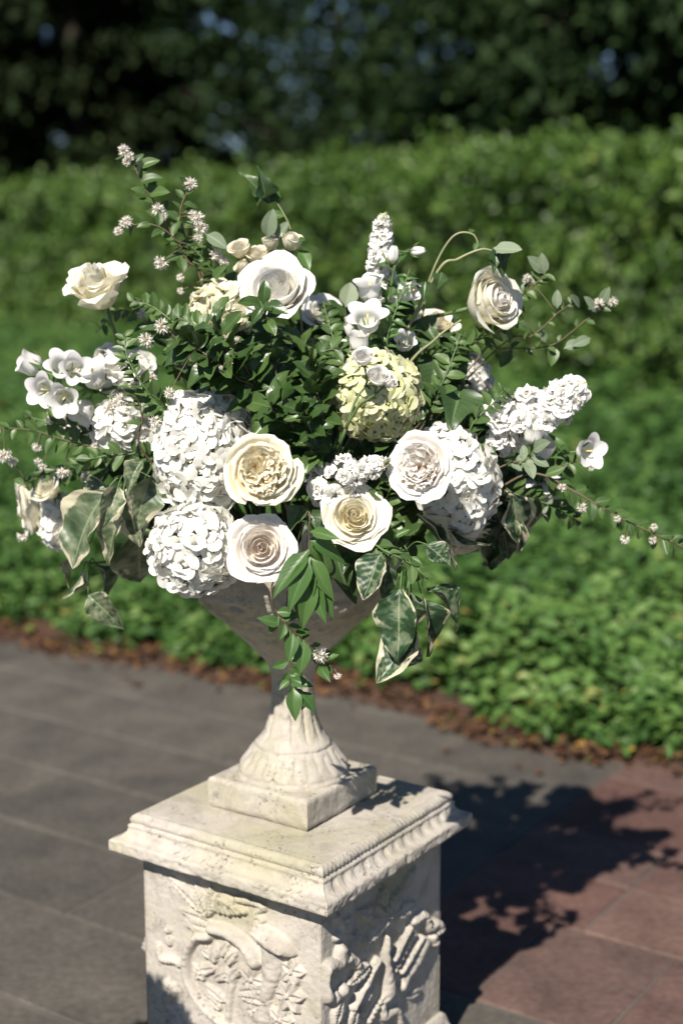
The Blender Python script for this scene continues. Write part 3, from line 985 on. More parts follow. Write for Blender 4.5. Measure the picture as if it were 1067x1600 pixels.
rl.leaf(L4(250, 800), L4(330, 950), 0.02, 0.012, 0, 4); rl.leaf(L4(500, 1000), L4(620, 920), 0.016, 0.012); rl.flower(L4(460, 1040), 0.03, 0.015, 6)
panel_l = rl.mesh('carved_panel_horn', 1.0)

rr_ = Relief(4)
rr_.capsule(R5(606, 430), R5(520, 600), 0.0043, 0.0049, 0.016)
for k in range(7):
    rr_.lump(R5(628 - k * 16, 470 + k * 31), 0.0055, 0.0055, 0, 0.012)
rr_.capsule(R5(672, 480), R5(560, 665), 0.0035, 0.0049, 0.015)
rr_.path([R5(690, 520), R5(650, 600), R5(590, 700), R5(570, 745)], 0.013, 0.008, 0.014)
rr_.ribbon([R5(630, 400), R5(680, 370), R5(705, 440), R5(740, 410), R5(765, 440), R5(720, 480), R5(745, 520)], 0.0085, 0.016)
rr_.capsule(R5(480, 480), R5(485, 640), 0.0039, 0.0082, 0.017); rr_.capsule(R5(485, 640), R5(500, 760), 0.0078, 0.0180, 0.019)
rr_.lump(R5(500, 785), 0.023, 0.010, 0.3, 0.017)
rr_.capsule(R5(440, 600), R5(310, 850), 0.0051, 0.0066, 0.017)
rr_.leaf(R5(400, 620), R5(280, 740), 0.013, 0.016, 0, 4); rr_.leaf(R5(420, 700), R5(340, 900), 0.013, 0.013, 0, 4); rr_.leaf(R5(330, 600), R5(210, 620), 0.012, 0.013, 0, 3)
for k in range(6):
    rr_.lump(R5(470 - k * 14, 800 + k * 24), 0.0055, 0.0055, 0, 0.011)
rr_.path([R5(250, 560), R5(240, 620), R5(180, 650), R5(165, 740), R5(190, 800)], 0.013, 0.010, 0.017)
rr_.ribbon([R5(255, 545), R5(270, 600), R5(300, 590), R5(340, 640)], 0.0095, 0.015)
rr_.lump(R5(262, 762), 0.012, 0.012, 0, 0.018); rr_.lump(R5(222, 800), 0.011, 0.012, 0, 0.016); rr_.lump(R5(155, 805), 0.009, 0.008, 0, 0.012)
rr_.leaf(R5(250, 800), R5(215, 960), 0.014, 0.014); rr_.leaf(R5(330, 850), R5(290, 980), 0.016, 0.014)
rr_.path([R5(470, 850), R5(480, 900), R5(540, 870), R5(560, 930)], 0.008, 0.007, 0.013)
rr_.leaf(R5(490, 380), R5(330, 350), 0.018, 0.013, 0, 4); rr_.leaf(R5(480, 400), R5(370, 520), 0.016, 0.013, 0, 4); rr_.leaf(R5(500, 370), R5(560, 230), 0.018, 0.014, 0, 4)
rr_.leaf(R5(520, 380), R5(650, 300), 0.016, 0.013, 0, 4); rr_.leaf(R5(560, 260), R5(650, 110), 0.013, 0.012, 0, 4); rr_.flower(R5(490, 375), 0.018, 0.017, 6)
rr_.leaf(R5(480, 330), R5(470, 210), 0.014, 0.012, 0, 4); rr_.flower(R5(290, 420), 0.016, 0.012); rr_.flower(R5(330, 500), 0.015, 0.012)
rr_.ribbon([R5(240, 380), R5(260, 440), R5(230, 490)], 0.008, 0.010)
rr_.leaf(R5(600, 800), R5(680, 760), 0.009, 0.008)
panel_r = rr_.mesh('carved_panel_pipes', 5.0)
# panel 0 faces right, panel -90 deg faces front left; the two hidden sides repeat them
for k, me_ in ((0, panel_r), (-1, panel_l), (2, panel_r), (1, panel_l)):
    part('carved_panel', me_, pedestal, PROT @ Matrix.Rotation(k * PI / 2, 4, 'Z'))

# ================================================================== URN
UC = Vector((-0.002, 0.006, 0))
urn = thing('urn', 'pale stone pedestal urn with fluted stem and square foot', 'urn', (UC.x, UC.y, 0.4805))
pw, pz0, pz1 = 0.097, 0.4803, 0.5302
pl_prof = [(pw - 0.004, pz0 + 0.0005), (pw - 0.001, pz0 + 0.004), (pw, pz0 + 0.010), (pw, pz1 - 0.006), (pw - 0.001, pz1 - 0.002), (pw - 0.0035, pz1)]
pl_prof = lerp_profile(pl_prof, 0.004) + [(0.085, pz1), (0.06, pz1), (0.03, pz1), (0.0005, pz1)]
def pl_disp(side, s, k, hw, z):
    P = Vector((s * 45 + 9, side * 5.0 + 20, z * 70))
    d = 0.0010 * mnoise.noise(P) + 0.0007 * mnoise.noise(P * 2.7)
    if hw > 0.09:
        d -= max(0, mnoise.noise(P * 0.9 + Vector((3, 1, 0))) - 0.1) * 0.004 * (1 if z < pz0 + 0.012 else 0.35)
    return d, (0.004 * max(0, mnoise.noise(P * 0.7)) if z < pz0 + 0.006 else 0)
cv_, cf_ = square_profile(pl_prof, 90, pl_disp)
part('square_foot', make_mesh('urn_plinth', cv_, cf_, STONE), urn, Matrix.Translation(UC) @ PROT)

urn_prof = [(0.525, .0900), (0.532, .0905), (0.5355, .0890), (0.5370, .0868), (0.5400, .0872), (0.5440, .0858), (0.5500, .0820), (0.5580, .0762), (0.5660, .0704), (0.5735, .0652), (0.5770, .0618),
            (0.5785, .0602), (0.5805, .0612), (0.5840, .0585), (0.5900, .0527), (0.5970, .0468), (0.6060, .0425), (0.6200, .0385), (0.6340, .0358), (0.650, .0338), (0.668, .0328), (0.688, .0335),
            (0.702, .0365), (0.7128, .0415), (0.722, .0480), (0.735, .0600), (0.760, .0815), (0.785, .1030), (0.817, .1360), (0.840, .1560), (0.862, .1680), (0.880, .1740), (0.890, .1780), (0.898, .1820), (0.905, .1800),
            (0.906, .1700), (0.895, .1600), (0.850, .1450), (0.800, .1050), (0.770, .0600), (0.765, .0010)]
up = lerp_profile([(b, a) for a, b in urn_prof], 0.0035)
NS = 168
UV_ = []
for (r, z) in up:
    for i in range(NS):
        a = 2 * PI * i / NS
        d = 0.0
        if 0.5400 < z < 0.5750 and r > 0.056:
            f = (z - 0.5400) / 0.035
            d += (0.0055 + 0.002 * math.sin(a * 3 + 1)) * (abs(math.sin(a * 13 + 0.5 * math.sin(f * 3))) ** 0.6 - 0.6) * math.sin(PI * f) ** 0.5
        if 0.588 < z < 0.70 and r < 0.06:
            f = min(1, (z - 0.588) / 0.01) * max(0, min(1, (0.70 - z) / 0.05))
            d += 0.0055 * (abs(math.sin(a * 6)) ** 0.4 - 0.7) * f
        if 0.735 < z < 0.885 and r > 0.06:
            q_ = Vector((math.cos(a) * 4.2, math.sin(a) * 4.2, z * 34))
            d += (0.013 * abs(mnoise.noise(q_)) + 0.006 * mnoise.noise(q_ * 3.3)) * math.sin(PI * (z - 0.735) / 0.15) + 0.003 * abs(math.sin(a * 7 + 14 * (z - 0.73))) * math.sin(PI * (z - 0.735) / 0.15)
        P = Vector((math.cos(a) * r * 60, math.sin(a) * r * 60, z * 60))
        d += 0.0015 * mnoise.noise(P) + 0.0013 * mnoise.noise(P * 2.6) + 0.0008 * mnoise.noise(P * 6)
        rr0 = max(0.0005, r + d)
        UV_.append((UC.x + math.cos(a) * rr0, UC.y + math.sin(a) * rr0, z))
part('bowl', make_mesh('urn_bowl', UV_, grid_faces(NS, len(up), 0, True), STONE), urn)

# floral foam that holds the stems
M_FOAM = plain_mat('floral_foam', (0.02, 0.035, 0.015), 0.95, 60)
FV = []
for j in range(7):
    th = j / 6 * PI / 2
    for i in range(24):
        a = 2 * PI * i / 24
        r = 0.125 * math.cos(th) + 0.0005
        FV.append((UC.x + math.cos(a) * r, UC.y + math.sin(a) * r, 0.86 + 0.09 * math.sin(th) + 0.003 * math.sin(i * 3 + j)))
foam = link('floral_foam', make_mesh('floral_foam', FV, grid_faces(24, 7, 0, True), M_FOAM))
tag(foam, 'dark green foam inside the urn bowl holding the stems', 'floral foam')
HUB = Vector((0.0, 0.0, 0.90))          # stems come together here

# ================================================================== FLOWERS: builders
def smooth01(x):
    x = np.clip(x, 0, 1)
    return x * x * (3 - 2 * x)

def petal_sheet(name, R, t, h, span, mat, seed, ruffle=0.02, point=0.18, curl=0.5, nu=9, nv=8, spiral=0.06, closed=0.0):
    """one petal of a layer t (0 inner .. 1 outer) wrapped round the flower's +Z axis"""
    r_ = np.random.default_rng(seed)
    Rk = R * (0.07 + 0.93 * t ** 1.05)
    P0 = np.array([0.03 * R, 0.38 * h * (1 - t) ** 1.5])
    P1 = np.array([Rk * (1.3 - 0.5 * t), h * (0.06 + 0.36 * (1 - t) ** 1.5)])
    P2 = np.array([Rk * (1.12 - 0.10 * t), h * (0.72 + 0.36 * t)])
    P3 = np.array([Rk * (0.82 + 0.36 * t * curl * 2 * 0.75 + 0.10 * t), h * (1.0 - 0.22 * t * curl)])
    if closed:
        P2[0] *= 1 - 0.15 * closed; P3[0] *= 1 - 0.45 * closed
    s = np.linspace(-1, 1, nu); v = np.linspace(0, 1, nv)
    Sg, Vg = np.meshgrid(s, v)
    ve = Vg * (1 - (0.16 + point) * np.abs(Sg) ** (2.6 - 1.2 * min(1, point * 3)))
    b = lambda p: (1 - ve) ** 3 * P0[p] + 3 * (1 - ve) ** 2 * ve * P1[p] + 3 * (1 - ve) * ve ** 2 * P2[p] + ve ** 3 * P3[p]
    rad, z = b(0), b(1)
    lip = np.clip((ve - 0.80) / 0.20, 0, 1) ** 2
    rad = rad + R * (0.035 + 0.05 * t) * lip
    z = z - R * (0.015 + 0.05 * t) * lip
    wid = (0.42 + 0.58 * smooth01(Vg / 0.55)) * span
    ang = Sg * wid
    ph = r_.random(4) * 6.28
    k1 = r_.uniform(2.2, 3.6)
    rad = rad * (1 + spiral * Sg)
    amp = ruffle * R * Vg ** 2.5
    rad = rad + amp * (np.sin(Sg * k1 * 2 + ph[0]) + 0.6 * np.sin(Sg * k1 * 4.3 + ph[1]))
    z = z + amp * 0.7 * np.sin(Sg * k1 * 3 + ph[2])
    # rims roll outwards on the outer petals
    roll = curl * t * np.abs(Sg) ** 3 * Vg ** 2
    rad = rad + 0.10 * R * roll; z = z - 0.10 * R * roll
    rad = np.maximum(rad, 0.004 * R)
    X, Y = rad * np.cos(ang), rad * np.sin(ang)
    V = np.stack([X, Y, z], -1).reshape(-1, 3)
    uv = np.stack([(Sg + 1) / 2, Vg], -1).reshape(-1, 2)
    return make_mesh(name, V, grid_faces(nu, nv), mat, True, uv)

def frill_petal(name, R, hgt, wid, mat, seed, nu=9, nv=6):
    """short ruffled petal standing on the receptacle of a quartered rose; local +X is outward"""
    r_ = np.random.default_rng(seed)
    s = np.linspace(-1, 1, nu); v = np.linspace(0, 1, nv)
    Sg, Vg = np.meshgrid(s, v)
    ve = Vg * (1 - 0.18 * np.abs(Sg) ** 2.5)
    ph = r_.random(4) * 6.28
    Y = Sg * wid * (0.55 + 0.45 * Vg)
    c = r_.uniform(0.25, 0.55)
    X = -c * wid * Sg ** 2 + 0.10 * R * Vg ** 2 + 0.05 * R * Vg * np.sin(Sg * 5 + ph[0]) + 0.025 * R * Vg ** 2 * np.sin(Sg * 11 + ph[1])
    Z = hgt * ve + 0.025 * R * Vg * np.sin(Sg * 7 + ph[2])
    V = np.stack([X, Y, Z], -1).reshape(-1, 3)
    uv = np.stack([(Sg + 1) / 2, Vg], -1).reshape(-1, 2)
    return make_mesh(name, V, grid_faces(nu, nv), mat, True, uv)

def stem_path(base_pt, end_pt, back=None, n=14, sag=0.0):
    a, b = Vector(base_pt), Vector(end_pt)
    if back is None:
        back = (a - b).normalized()
    L = (a - b).length
    c1 = b + Vector(back).normalized() * L * 0.35
    return spline([a, (a + c1) / 2 + Vector((0, 0, 0.01 - sag)), c1, b], n)

def hub(px_pt):
    d = Vector(px_pt) - HUB
    d.z = 0
    if d.length > 1e-6:
        d.normalize()
    return HUB + d * 0.05

def leaf_mesh(name, mat, shape='oval', wr=0.5, bend=0.25, fold=0.12, wavy=0.02, seed=0, nu=7, nv=10, twist=0.0):
    r_ = np.random.default_rng(seed)
    s = np.linspace(-1, 1, nu); v = np.linspace(0, 1, nv)
    Sg, Vg = np.meshgrid(s, v)
    if shape == 'oval':
        w_ = np.sin(PI * Vg ** 0.92) ** 0.72
    elif shape == 'lance':
        w_ = np.sin(PI * Vg ** 0.72) ** 1.05
    elif shape == 'ovate':
        w_ = np.where(Vg < 0.36, (Vg / 0.36) ** 0.62, np.clip(1 - ((Vg - 0.36) / 0.64) ** 1.75, 0, 1))
    elif shape == 'ivy':
        w_ = np.where(Vg < 0.28, (Vg / 0.28) ** 0.5, np.clip(1 - ((Vg - 0.28) / 0.72), 0, 1) ** 0.85) * (1 + 0.22 * np.exp(-((Vg - 0.33) / 0.1) ** 2))
    else:
        w_ = np.sin(PI * Vg)
    w_ = np.maximum(w_, 0.02)
    w_[0, :] = 0.05; w_[1, :] *= 0.55 if shape in ('oval', 'lance') else 0.85
    ph = r_.random(3) * 6.28
    X = Sg * w_ * wr * 0.5
    Z = fold * np.abs(X) * 2 - bend * Vg ** 2 * 0.6 + wavy * np.abs(Sg) ** 1.5 * (np.sin(Vg * 9 + ph[0] + Sg) + 0.5 * np.sin(Vg * 19 + ph[1])) 
    Z = Z + twist * X * Vg
    Y = Vg * (1 - 0.12 * bend) 
    X = X + 0.05 * np.sin(Vg * 2.5 + ph[2]) * Vg
    V = np.stack([X, Y, Z], -1).reshape(-1, 3)
    uv = np.stack([(Sg + 1) / 2, Vg], -1).reshape(-1, 2)
    return make_mesh(name, V, grid_faces(nu, nv), mat, True, uv)

LEAF = {
    'oval': [leaf_mesh('leaf_oval', M_LEAF, 'oval', 0.52, b, 0.2, 0.012, i) for i, b in enumerate((0.1, 0.3, 0.5))],
    'small': [leaf_mesh('leaf_small', M_LEAF, 'oval', 0.56, b, 0.2, 0.01, 10 + i, 5, 7) for i, b in enumerate((0.1, 0.3, 0.45))],
    'gloss': [leaf_mesh('leaf_gloss', M_GLOSS, 'oval', 0.54, b, 0.22, 0.045, 20 + i) for i, b in enumerate((0.1, 0.35, 0.6, 0.3))],
    'sage': [leaf_mesh('leaf_sage', M_SAGE, 'oval', 0.52, b, 0.16, 0.012, 30 + i) for i, b in enumerate((0.1, 0.3))],
    'lance': [leaf_mesh('leaf_lance', M_BRIGHT, 'lance', 0.34, b, 0.2, 0.012, 40 + i) for i, b in enumerate((0.2, 0.5, 0.8))],
    'bright': [leaf_mesh('leaf_bright', M_BRIGHT, 'ovate', 0.5, b, 0.2, 0.015, 45 + i) for i, b in enumerate((0.2, 0.45))],
    'var': [leaf_mesh('leaf_variegated', M_VAR, 'ovate', 0.56, b, fo, 0.05, 50 + i, 11, 18, tw) for i, (b, tw, fo) in enumerate(((0.25, 0.1, 0.3), (0.6, 0.5, 0.45), (0.9, -0.5, 0.5), (0.4, 0.8, 0.2)))],
    'pale': [leaf_mesh('leaf_variegated_pale', M_VAR2, 'ovate', 0.58, b, fo, 0.055, 55 + i, 11, 18, tw) for i, (b, tw, fo) in enumerate(((0.25, 0.1, 0.3), (0.6, 0.5, 0.45), (0.9, -0.5, 0.5), (0.4, 0.8, 0.2)))],
    'ivy': [leaf_mesh('leaf_ivy', M_IVY, 'ivy', 0.72, b + 0.15, 0.30, 0.05, 60 + i, 9, 12) for i, b in enumerate((0.2, 0.5))],
}

def add_leaf(t, kind, base, tip, nrm=None, name='leaf', wscale=1.0, rnd=None):
    base, tip = Vector(base), Vector(tip)
    d = tip - base
    if nrm is None:
        nrm = Vector((random.uniform(-.5, .5), -0.6 + random.uniform(-.4, .4), 0.7 + random.uniform(-.4, .4)))
    ms = LEAF[kind]
    me = ms[(random.randrange(len(ms))) if rnd is None else rnd % len(ms)]
    return part(name, me, t, basis(base, d, nrm, d.length, d.length * wscale))

# ---- roses
def rose(label, px, py, Y, rpx, axis, mat, style='spiral', seed=1, layers=9, name='rose', cat='rose', h0=1.08, h1=0.52, group=None, ruffle=0.018, curl=0.5, point=0.16, center=None, stem=True):
    layers = 11 if layers == 9 else layers
    C = at(px, py, Y)
    R = mm(rpx * 0.90, Y)
    ax = Vector(axis).normalized()
    base = C - ax * R * 0.42
    sb = hub(C)
    t = thing(name, label, cat, sb, group)
    rr = random.Random(seed)
    k0 = 0
    if style == 'quartered':
        fm = [frill_petal('petal', R, R * hh, R * ww, center or mat, seed * 31 + i) for i, (hh, ww) in enumerate(((0.60, 0.24), (0.64, 0.20), (0.58, 0.28), (0.62, 0.17), (0.66, 0.22)))]
        nf = 38
        for i in range(nf):
            rad = R * 0.50 * math.sqrt((i + 0.5) / nf)
            a = i * 2.399 + rr.uniform(-.2, .2)
            q = int(a / (PI / 2)) % 4
            faca = a + rr.choice((0, 0, PI / 2, -PI / 2)) + rr.uniform(-.5, .5)
            lean = 0.15 + 0.35 * rad / R
            M = zbasis(base, ax) @ Matrix.Translation((math.cos(a) * rad, math.sin(a) * rad, R * (0.30 - 0.16 * (rad / R)))) @ Matrix.Rotation(faca, 4, 'Z') @ Matrix.Rotation(lean, 4, 'Y') @ Matrix.Scale(rr.uniform(0.85, 1.1), 4)
            part('petal', fm[i % 5], t, M)
        ts = [0.40, 0.50, 0.61, 0.72, 0.83, 0.92, 1.0]
        counts = [4, 5, 5, 5, 5, 5, 5]
        spans = [1.0, 0.90, 0.88, 0.86, 0.84, 0.80, 0.80]
    else:
        ts = [((k + 0.15) / (layers - 0.85)) ** 0.96 for k in range(layers)]
        counts = [2, 2, 2, 3, 3, 3, 3, 4, 4, 5, 5][:layers]
        spans = [2.0, 1.9, 1.75, 1.5, 1.4, 1.3, 1.2, 1.02, 0.96, 0.86, 0.84][:layers]
    for k, tt in enumerate(ts):
        h = R * (h0 + (h1 - h0) * tt)
        nvar = 2 if tt > 0.5 else 1
        mv = [petal_sheet('petal', R, tt, h, spans[k], mat if (tt > 0.45 or center is None) else center, seed * 101 + k * 7 + q, ruffle, point * tt, curl) for q in range(nvar)]
        a0 = rr.uniform(0, 6.28)
        for i in range(counts[k]):
            a = a0 + 2 * PI * i / counts[k] + rr.uniform(-.12, .12)
            sc = rr.uniform(0.88, 1.07)
            tl = rr.uniform(-0.13, 0.10) * (0.35 + 0.65 * tt)
            M = zbasis(base, ax) @ Matrix.Translation((0, 0, R * rr.uniform(-0.05, 0.05))) @ Matrix.Rotation(a, 4, 'Z') @ Matrix.Rotation(rr.uniform(-.08, .08), 4, 'X') @ Matrix.Rotation(tl, 4, 'Y') @ Matrix.Scale(sc, 4)
            part('petal', mv[i % nvar], t, M)
    # green hip with five sepals
    V, F = [], []
    prof = [(0.02, -0.22), (0.10, -0.20), (0.13, -0.10), (0.10, -0.02), (0.16, 0.02)]
    for (r, z) in prof:
        for i in range(10):
            a = 2 * PI * i / 10
            V.append((r * R * math.cos(a), r * R * math.sin(a), z * R))
    F = grid_faces(10, len(prof), 0, True)
    for i in range(5):
        b0_ = len(V)
        a = 2 * PI * i / 5
        top = 40 + 2 * i
        V.append((0.42 * R * math.cos(a + .3), 0.42 * R * math.sin(a + .3), 0.02 * R))
        F.append((top, top + 1, b0_))
    part('calyx', make_mesh('rose_calyx', V, F, M_STEM), t, zbasis(base, ax))
    if stem:
        pth = stem_path(sb, base - ax * R * 0.18, -ax)
        part('stem', tube_mesh('rose_stem', pth, 0.0035, 0.003, M_STEM), t)
    return t

def spray_roses(label, buds, Yb, mat, seed, group='spray rose stems', joint=None):
    """a stem that forks to several small cup-shaped blooms; buds = (px, py, Y, rpx, axis, openness)"""
    rr = random.Random(seed)
    J = at(*joint)
    sb = hub(J)
    t = thing('spray_rose', label, 'spray rose', sb, group)
    part('stem', tube_mesh('spray_stem', stem_path(sb, J, None), 0.003, 0.0022, M_STEM), t)
    for (px, py, Y, rpx, axis, op) in buds:
        C = at(px, py, Y); R = mm(rpx, Y); ax = Vector(axis).normalized()
        base = C - ax * R * 0.7
        bl = None
        for k, tt in enumerate((0.10, 0.26, 0.44, 0.62, 0.80, 1.0)):
            h = R * (1.75 - 0.30 * tt - 0.35 * op)
            me = petal_sheet('petal', R * 0.92, tt, h, (1.8, 1.6, 1.35, 1.15, 1.0, 0.95)[k], mat, seed * 53 + k + int(px), 0.02, 0.12, 0.15 + 0.3 * op, 9, 8, 0.08, 0.25 * (1 - op))
            n = (2, 3, 3, 4, 4, 4)[k]
            a0 = rr.uniform(0, 6.28)
            for i in range(n):
                M = zbasis(base, ax) @ Matrix.Rotation(a0 + 2 * PI * i / n, 4, 'Z')
                if bl is None:
                    V, F = [], []
                    prof = [(0.03, -0.35), (0.16, -0.32), (0.22, -0.16), (0.16, -0.02), (0.30, 0.03)]
                    for (r, z) in prof:
                        for q in range(10):
                            a = 2 * PI * q / 10
                            V.append((r * R * math.cos(a), r * R * math.sin(a), z * R))
                    F = grid_faces(10, 5, 0, True)
                    for q in range(5):
                        V.append((0.85 * R * math.cos(2 * PI * (q + .25) / 5), 0.85 * R * math.sin(2 * PI * (q + .25) / 5), 0.05 * R))
                        F.append((40 + 2 * q, 40 + (2 * q + 1) % 10, len(V) - 1))
                    bl = part('bloom', make_mesh('bloom_calyx', V, F, M_STEM), t, zbasis(base, ax))
                part('petal', me, bl, M)
        part('stalk', tube_mesh('stalk', stem_path(J, base - ax * R * 0.3, -ax, 8), 0.0018, 0.0016, M_STEM, 5), bl)
    return t

# ---- hydrangeas
def floret_mesh(name, mat, seed, cup=0.25):
    r_ = np.random.default_rng(seed)
    V = [(0, 0, 0.0)]; F = []; UVs = [(0.5, 0.0)]
    nu, nv = 5, 4
    for k in range(4):
        a0 = k * PI / 2 + r_.normal(0, 0.1)
        off = len(V)
        wv = r_.random(2) * 6.28
        sc = r_.uniform(0.9, 1.08)
        tilt = r_.normal(0, 0.06)
        for j in range(1, nv + 1):
            v = j / nv
            for i in range(nu):
                s = -1 + 2 * i / (nu - 1)
                wd = 0.58 * math.sin(PI * min(1, 0.12 + 0.66 * v)) 
                rr0 = v * (1 - 0.16 * abs(s) ** 2.2) * sc
                x = rr0; y = s * wd * (0.62 + 0.38 * v) * 1.12
                z = cup * v * v + 0.045 * math.sin(s * 3 + wv[0]) * v + (0.07 if k % 2 else 0.0) * v + tilt * v - 0.12 * v ** 4 + 0.04 * s * v
                V.append((x * math.cos(a0) - y * math.sin(a0), x * math.sin(a0) + y * math.cos(a0), z))
                UVs.append(((s + 1) / 2, v))
        for i in range(nu - 1):
            F.append((0, off + i, off + i + 1))
        F += grid_faces(nu, nv, off)
    return make_mesh(name, V, F, mat, True, UVs)
FLORET = {m.name: [floret_mesh('floret', m, 70 + i, c) for i, c in enumerate((0.12, 0.22, 0.34, 0.06))] for m in (M_HWHITE, M_HCREAM, M_HGREEN)}
M_HCORE = plain_mat('hydrangea_pale_core', (0.58, 0.60, 0.44), 0.8)  # solid core, coloured pale to lighten the shaded gaps between florets

def hydrangea(label, px, py, Y, rx, rz, mat, seed, n=115, fr=0.017, ry=None, tilt=0.0):
    rr = random.Random(seed)
    C = at(px, py, Y)
    RX, RZ = mm(rx, Y), mm(rz, Y)
    RY = min(RX, RZ) * 0.95 if ry is None else ry
    sb = hub(C)
    t = thing('hydrangea', label, 'hydrangea', sb, 'hydrangea heads')
    Rt = Matrix.Translation(C) @ Matrix.Rotation(tilt, 4, 'Y')
    back = (HUB - C).normalized()
    V = []
    for j in range(9):
        th = PI * j / 8
        for i in range(14):
            a = 2 * PI * i / 14
            V.append((0.80 * RX * math.sin(th) * math.cos(a), 0.80 * RY * math.sin(th) * math.sin(a), 0.80 * RZ * math.cos(th)))
    part('pale_core', make_mesh('hydrangea_core', V, grid_faces(14, 9, 0, True), M_HCORE), t, Rt)
    n = int(n * 1.55)
    fr *= 1.10
    for i in range(n):
        z = 1 - 2 * (i + 0.5) / n
        a = i * 2.399963 + rr.uniform(-.15, .15)
        q = math.sqrt(max(0, 1 - z * z))
        d = Vector((q * math.cos(a), q * math.sin(a), z))
        if d.dot(back) > 0.80:
            continue
        bump = 1 + 0.09 * mnoise.noise(d * 2.3 + Vector((seed, 0, 0))) + rr.uniform(-.035, .035)
        p = Rt @ Vector((d.x * RX * bump * 0.9, d.y * RY * bump * 0.9, d.z * RZ * bump * 0.9))
        nrm = (Rt.to_3x3() @ Vector((d.x / RX, d.y / RY, d.z / RZ))).normalized()
        nrm = (nrm + Vector((rr.uniform(-1, 1), rr.uniform(-1, 1), rr.uniform(-1, 1))) * 0.42).normalized()
        part('floret', FLORET[mat.name][rr.randrange(4)], t, zbasis(p, nrm, rr.uniform(0, 6.28), fr * rr.uniform(0.78, 1.2)))
    part('stem', tube_mesh('hydrangea_stem', stem_path(sb, C + back * min(RX, RZ) * 0.6, back), 0.004, 0.004, M_STEM), t)
    return t

# ---- bellflowers
def bell_mesh(seed, flare=0.62):
    r_ = np.random.default_rng(seed)
    V, UVs = [], []
    nu, nv = 40, 12
    for j in range(nv):
        v = j / (nv - 1)
        for i in range(nu):
            a = 2 * PI * i / nu
            lobe = abs(math.cos(2.5 * a))
            r = 0.10 + 0.30 * min(1, v / 0.3) ** 0.6 + 0.03 * math.sin(v * 4) + (flare - 0.42) * max(0, (v - 0.55) / 0.45) ** 1.8 * (0.7 + 0.5 * lobe)
            r *= 1 + 0.05 * math.cos(5 * a) * v
            z = v * (0.86 + 0.16 * lobe) - 0.10 * max(0, v - 0.8) / 0.2 * lobe
            if flare < 0.4:
                r *= 0.66 - 0.25 * v * v
            r += 0.02 * math.sin(a * 3 + seed)
            V.append((r * math.cos(a), r * math.sin(a), z)); UVs.append((i / nu, v))
    V.append((0, 0, -0.01)); UVs.append((0.5, 0))
    F = grid_faces(nu, nv, 0, True) + [((i + 1) % nu, i, nu * nv) for i in range(nu)]
    return make_mesh('bell', V, F, M_BELL, True, UVs)
BELLS = [bell_mesh(1, 0.62), bell_mesh(2, 0.50), bell_mesh(3, 0.78), bell_mesh(4, 0.30)]
def calyx_mesh():
    V = [(0, 0, -0.12)]; F = []
    for i in range(10):
        a = 2 * PI * i / 10
        V.append((0.17 * math.cos(a), 0.17 * math.sin(a), 0.0))
    for i in range(10):
        F.append((0, 1 + (i + 1) % 10, 1 + i))
    for k in range(5):
        a = 2 * PI * (k * 2 + 0.5) / 10
        V.append((0.46 * math.cos(a), 0.46 * math.sin(a), 0.30)); V.append((0.55 * math.cos(a), 0.55 * math.sin(a), 0.62))
        b = len(V) - 2
        F += [(1 + 2 * k, 1 + (2 * k + 1) % 10, b), (1 + 2 * k, b, b + 1)]
    return make_mesh('calyx', V, F, M_STEM)
CALYX = calyx_mesh()
PISTIL = tube_mesh('pistil', [Vector((0, 0, 0.05)), Vector((0, 0, 0.5)), Vector((0.03, 0.02, 0.82))], 0.022, 0.04, M_YEL, 6)
M_FADED = petal_mat('petal_faded', (0.45, 0.30, 0.22), (0.66, 0.52, 0.44), (0.78, 0.70, 0.66))

def bellflower(label, bells, stem_pts, seed, leaves=6, group='bellflower stems'):
    """bells = (px, py, Y, lengthpx, mouth axis, variant)"""
    rr = random.Random(seed)
    P = [at(*p) for p in stem_pts]
    sb = hub(P[0])
    t = thing('bellflower', label, 'bellflower', sb, group)
    pth = spline([sb] + P, 30)
    part('stem', tube_mesh('bell_stem', pth, 0.003, 0.0015, M_STEM), t)
    for (px, py, Y, lp, ax, var) in bells:
        C = at(px, py, Y); L = mm(lp, Y); ax = Vector(ax).normalized()
        b = C - ax * L * 0.55
        o = part('bell', BELLS[var], t, zbasis(b, ax, rr.uniform(0, 6), L))
        part('calyx', CALYX, o, zbasis(b, ax, rr.uniform(0, 6), L))
        part('pistil', PISTIL, o, zbasis(b, ax, 0, L))
        near = min(pth[8:], key=lambda q: (q - b).length)
        part('stalk', tube_mesh('bell_stalk', spline([near, (near + b) / 2 - ax * L * 0.15, b - ax * L * 0.1], 7), 0.0016, 0.0014, M_STEM, 5), o)
    for k in range(leaves):
        i = rr.randrange(8, 29)
        p = pth[i]
        d = Vector((rr.uniform(-1, 1), rr.uniform(-1, 0.5), rr.uniform(-.4, 1))).normalized()
        add_leaf(t, 'lance', p, p + d * rr.uniform(0.022, 0.042))
    return t

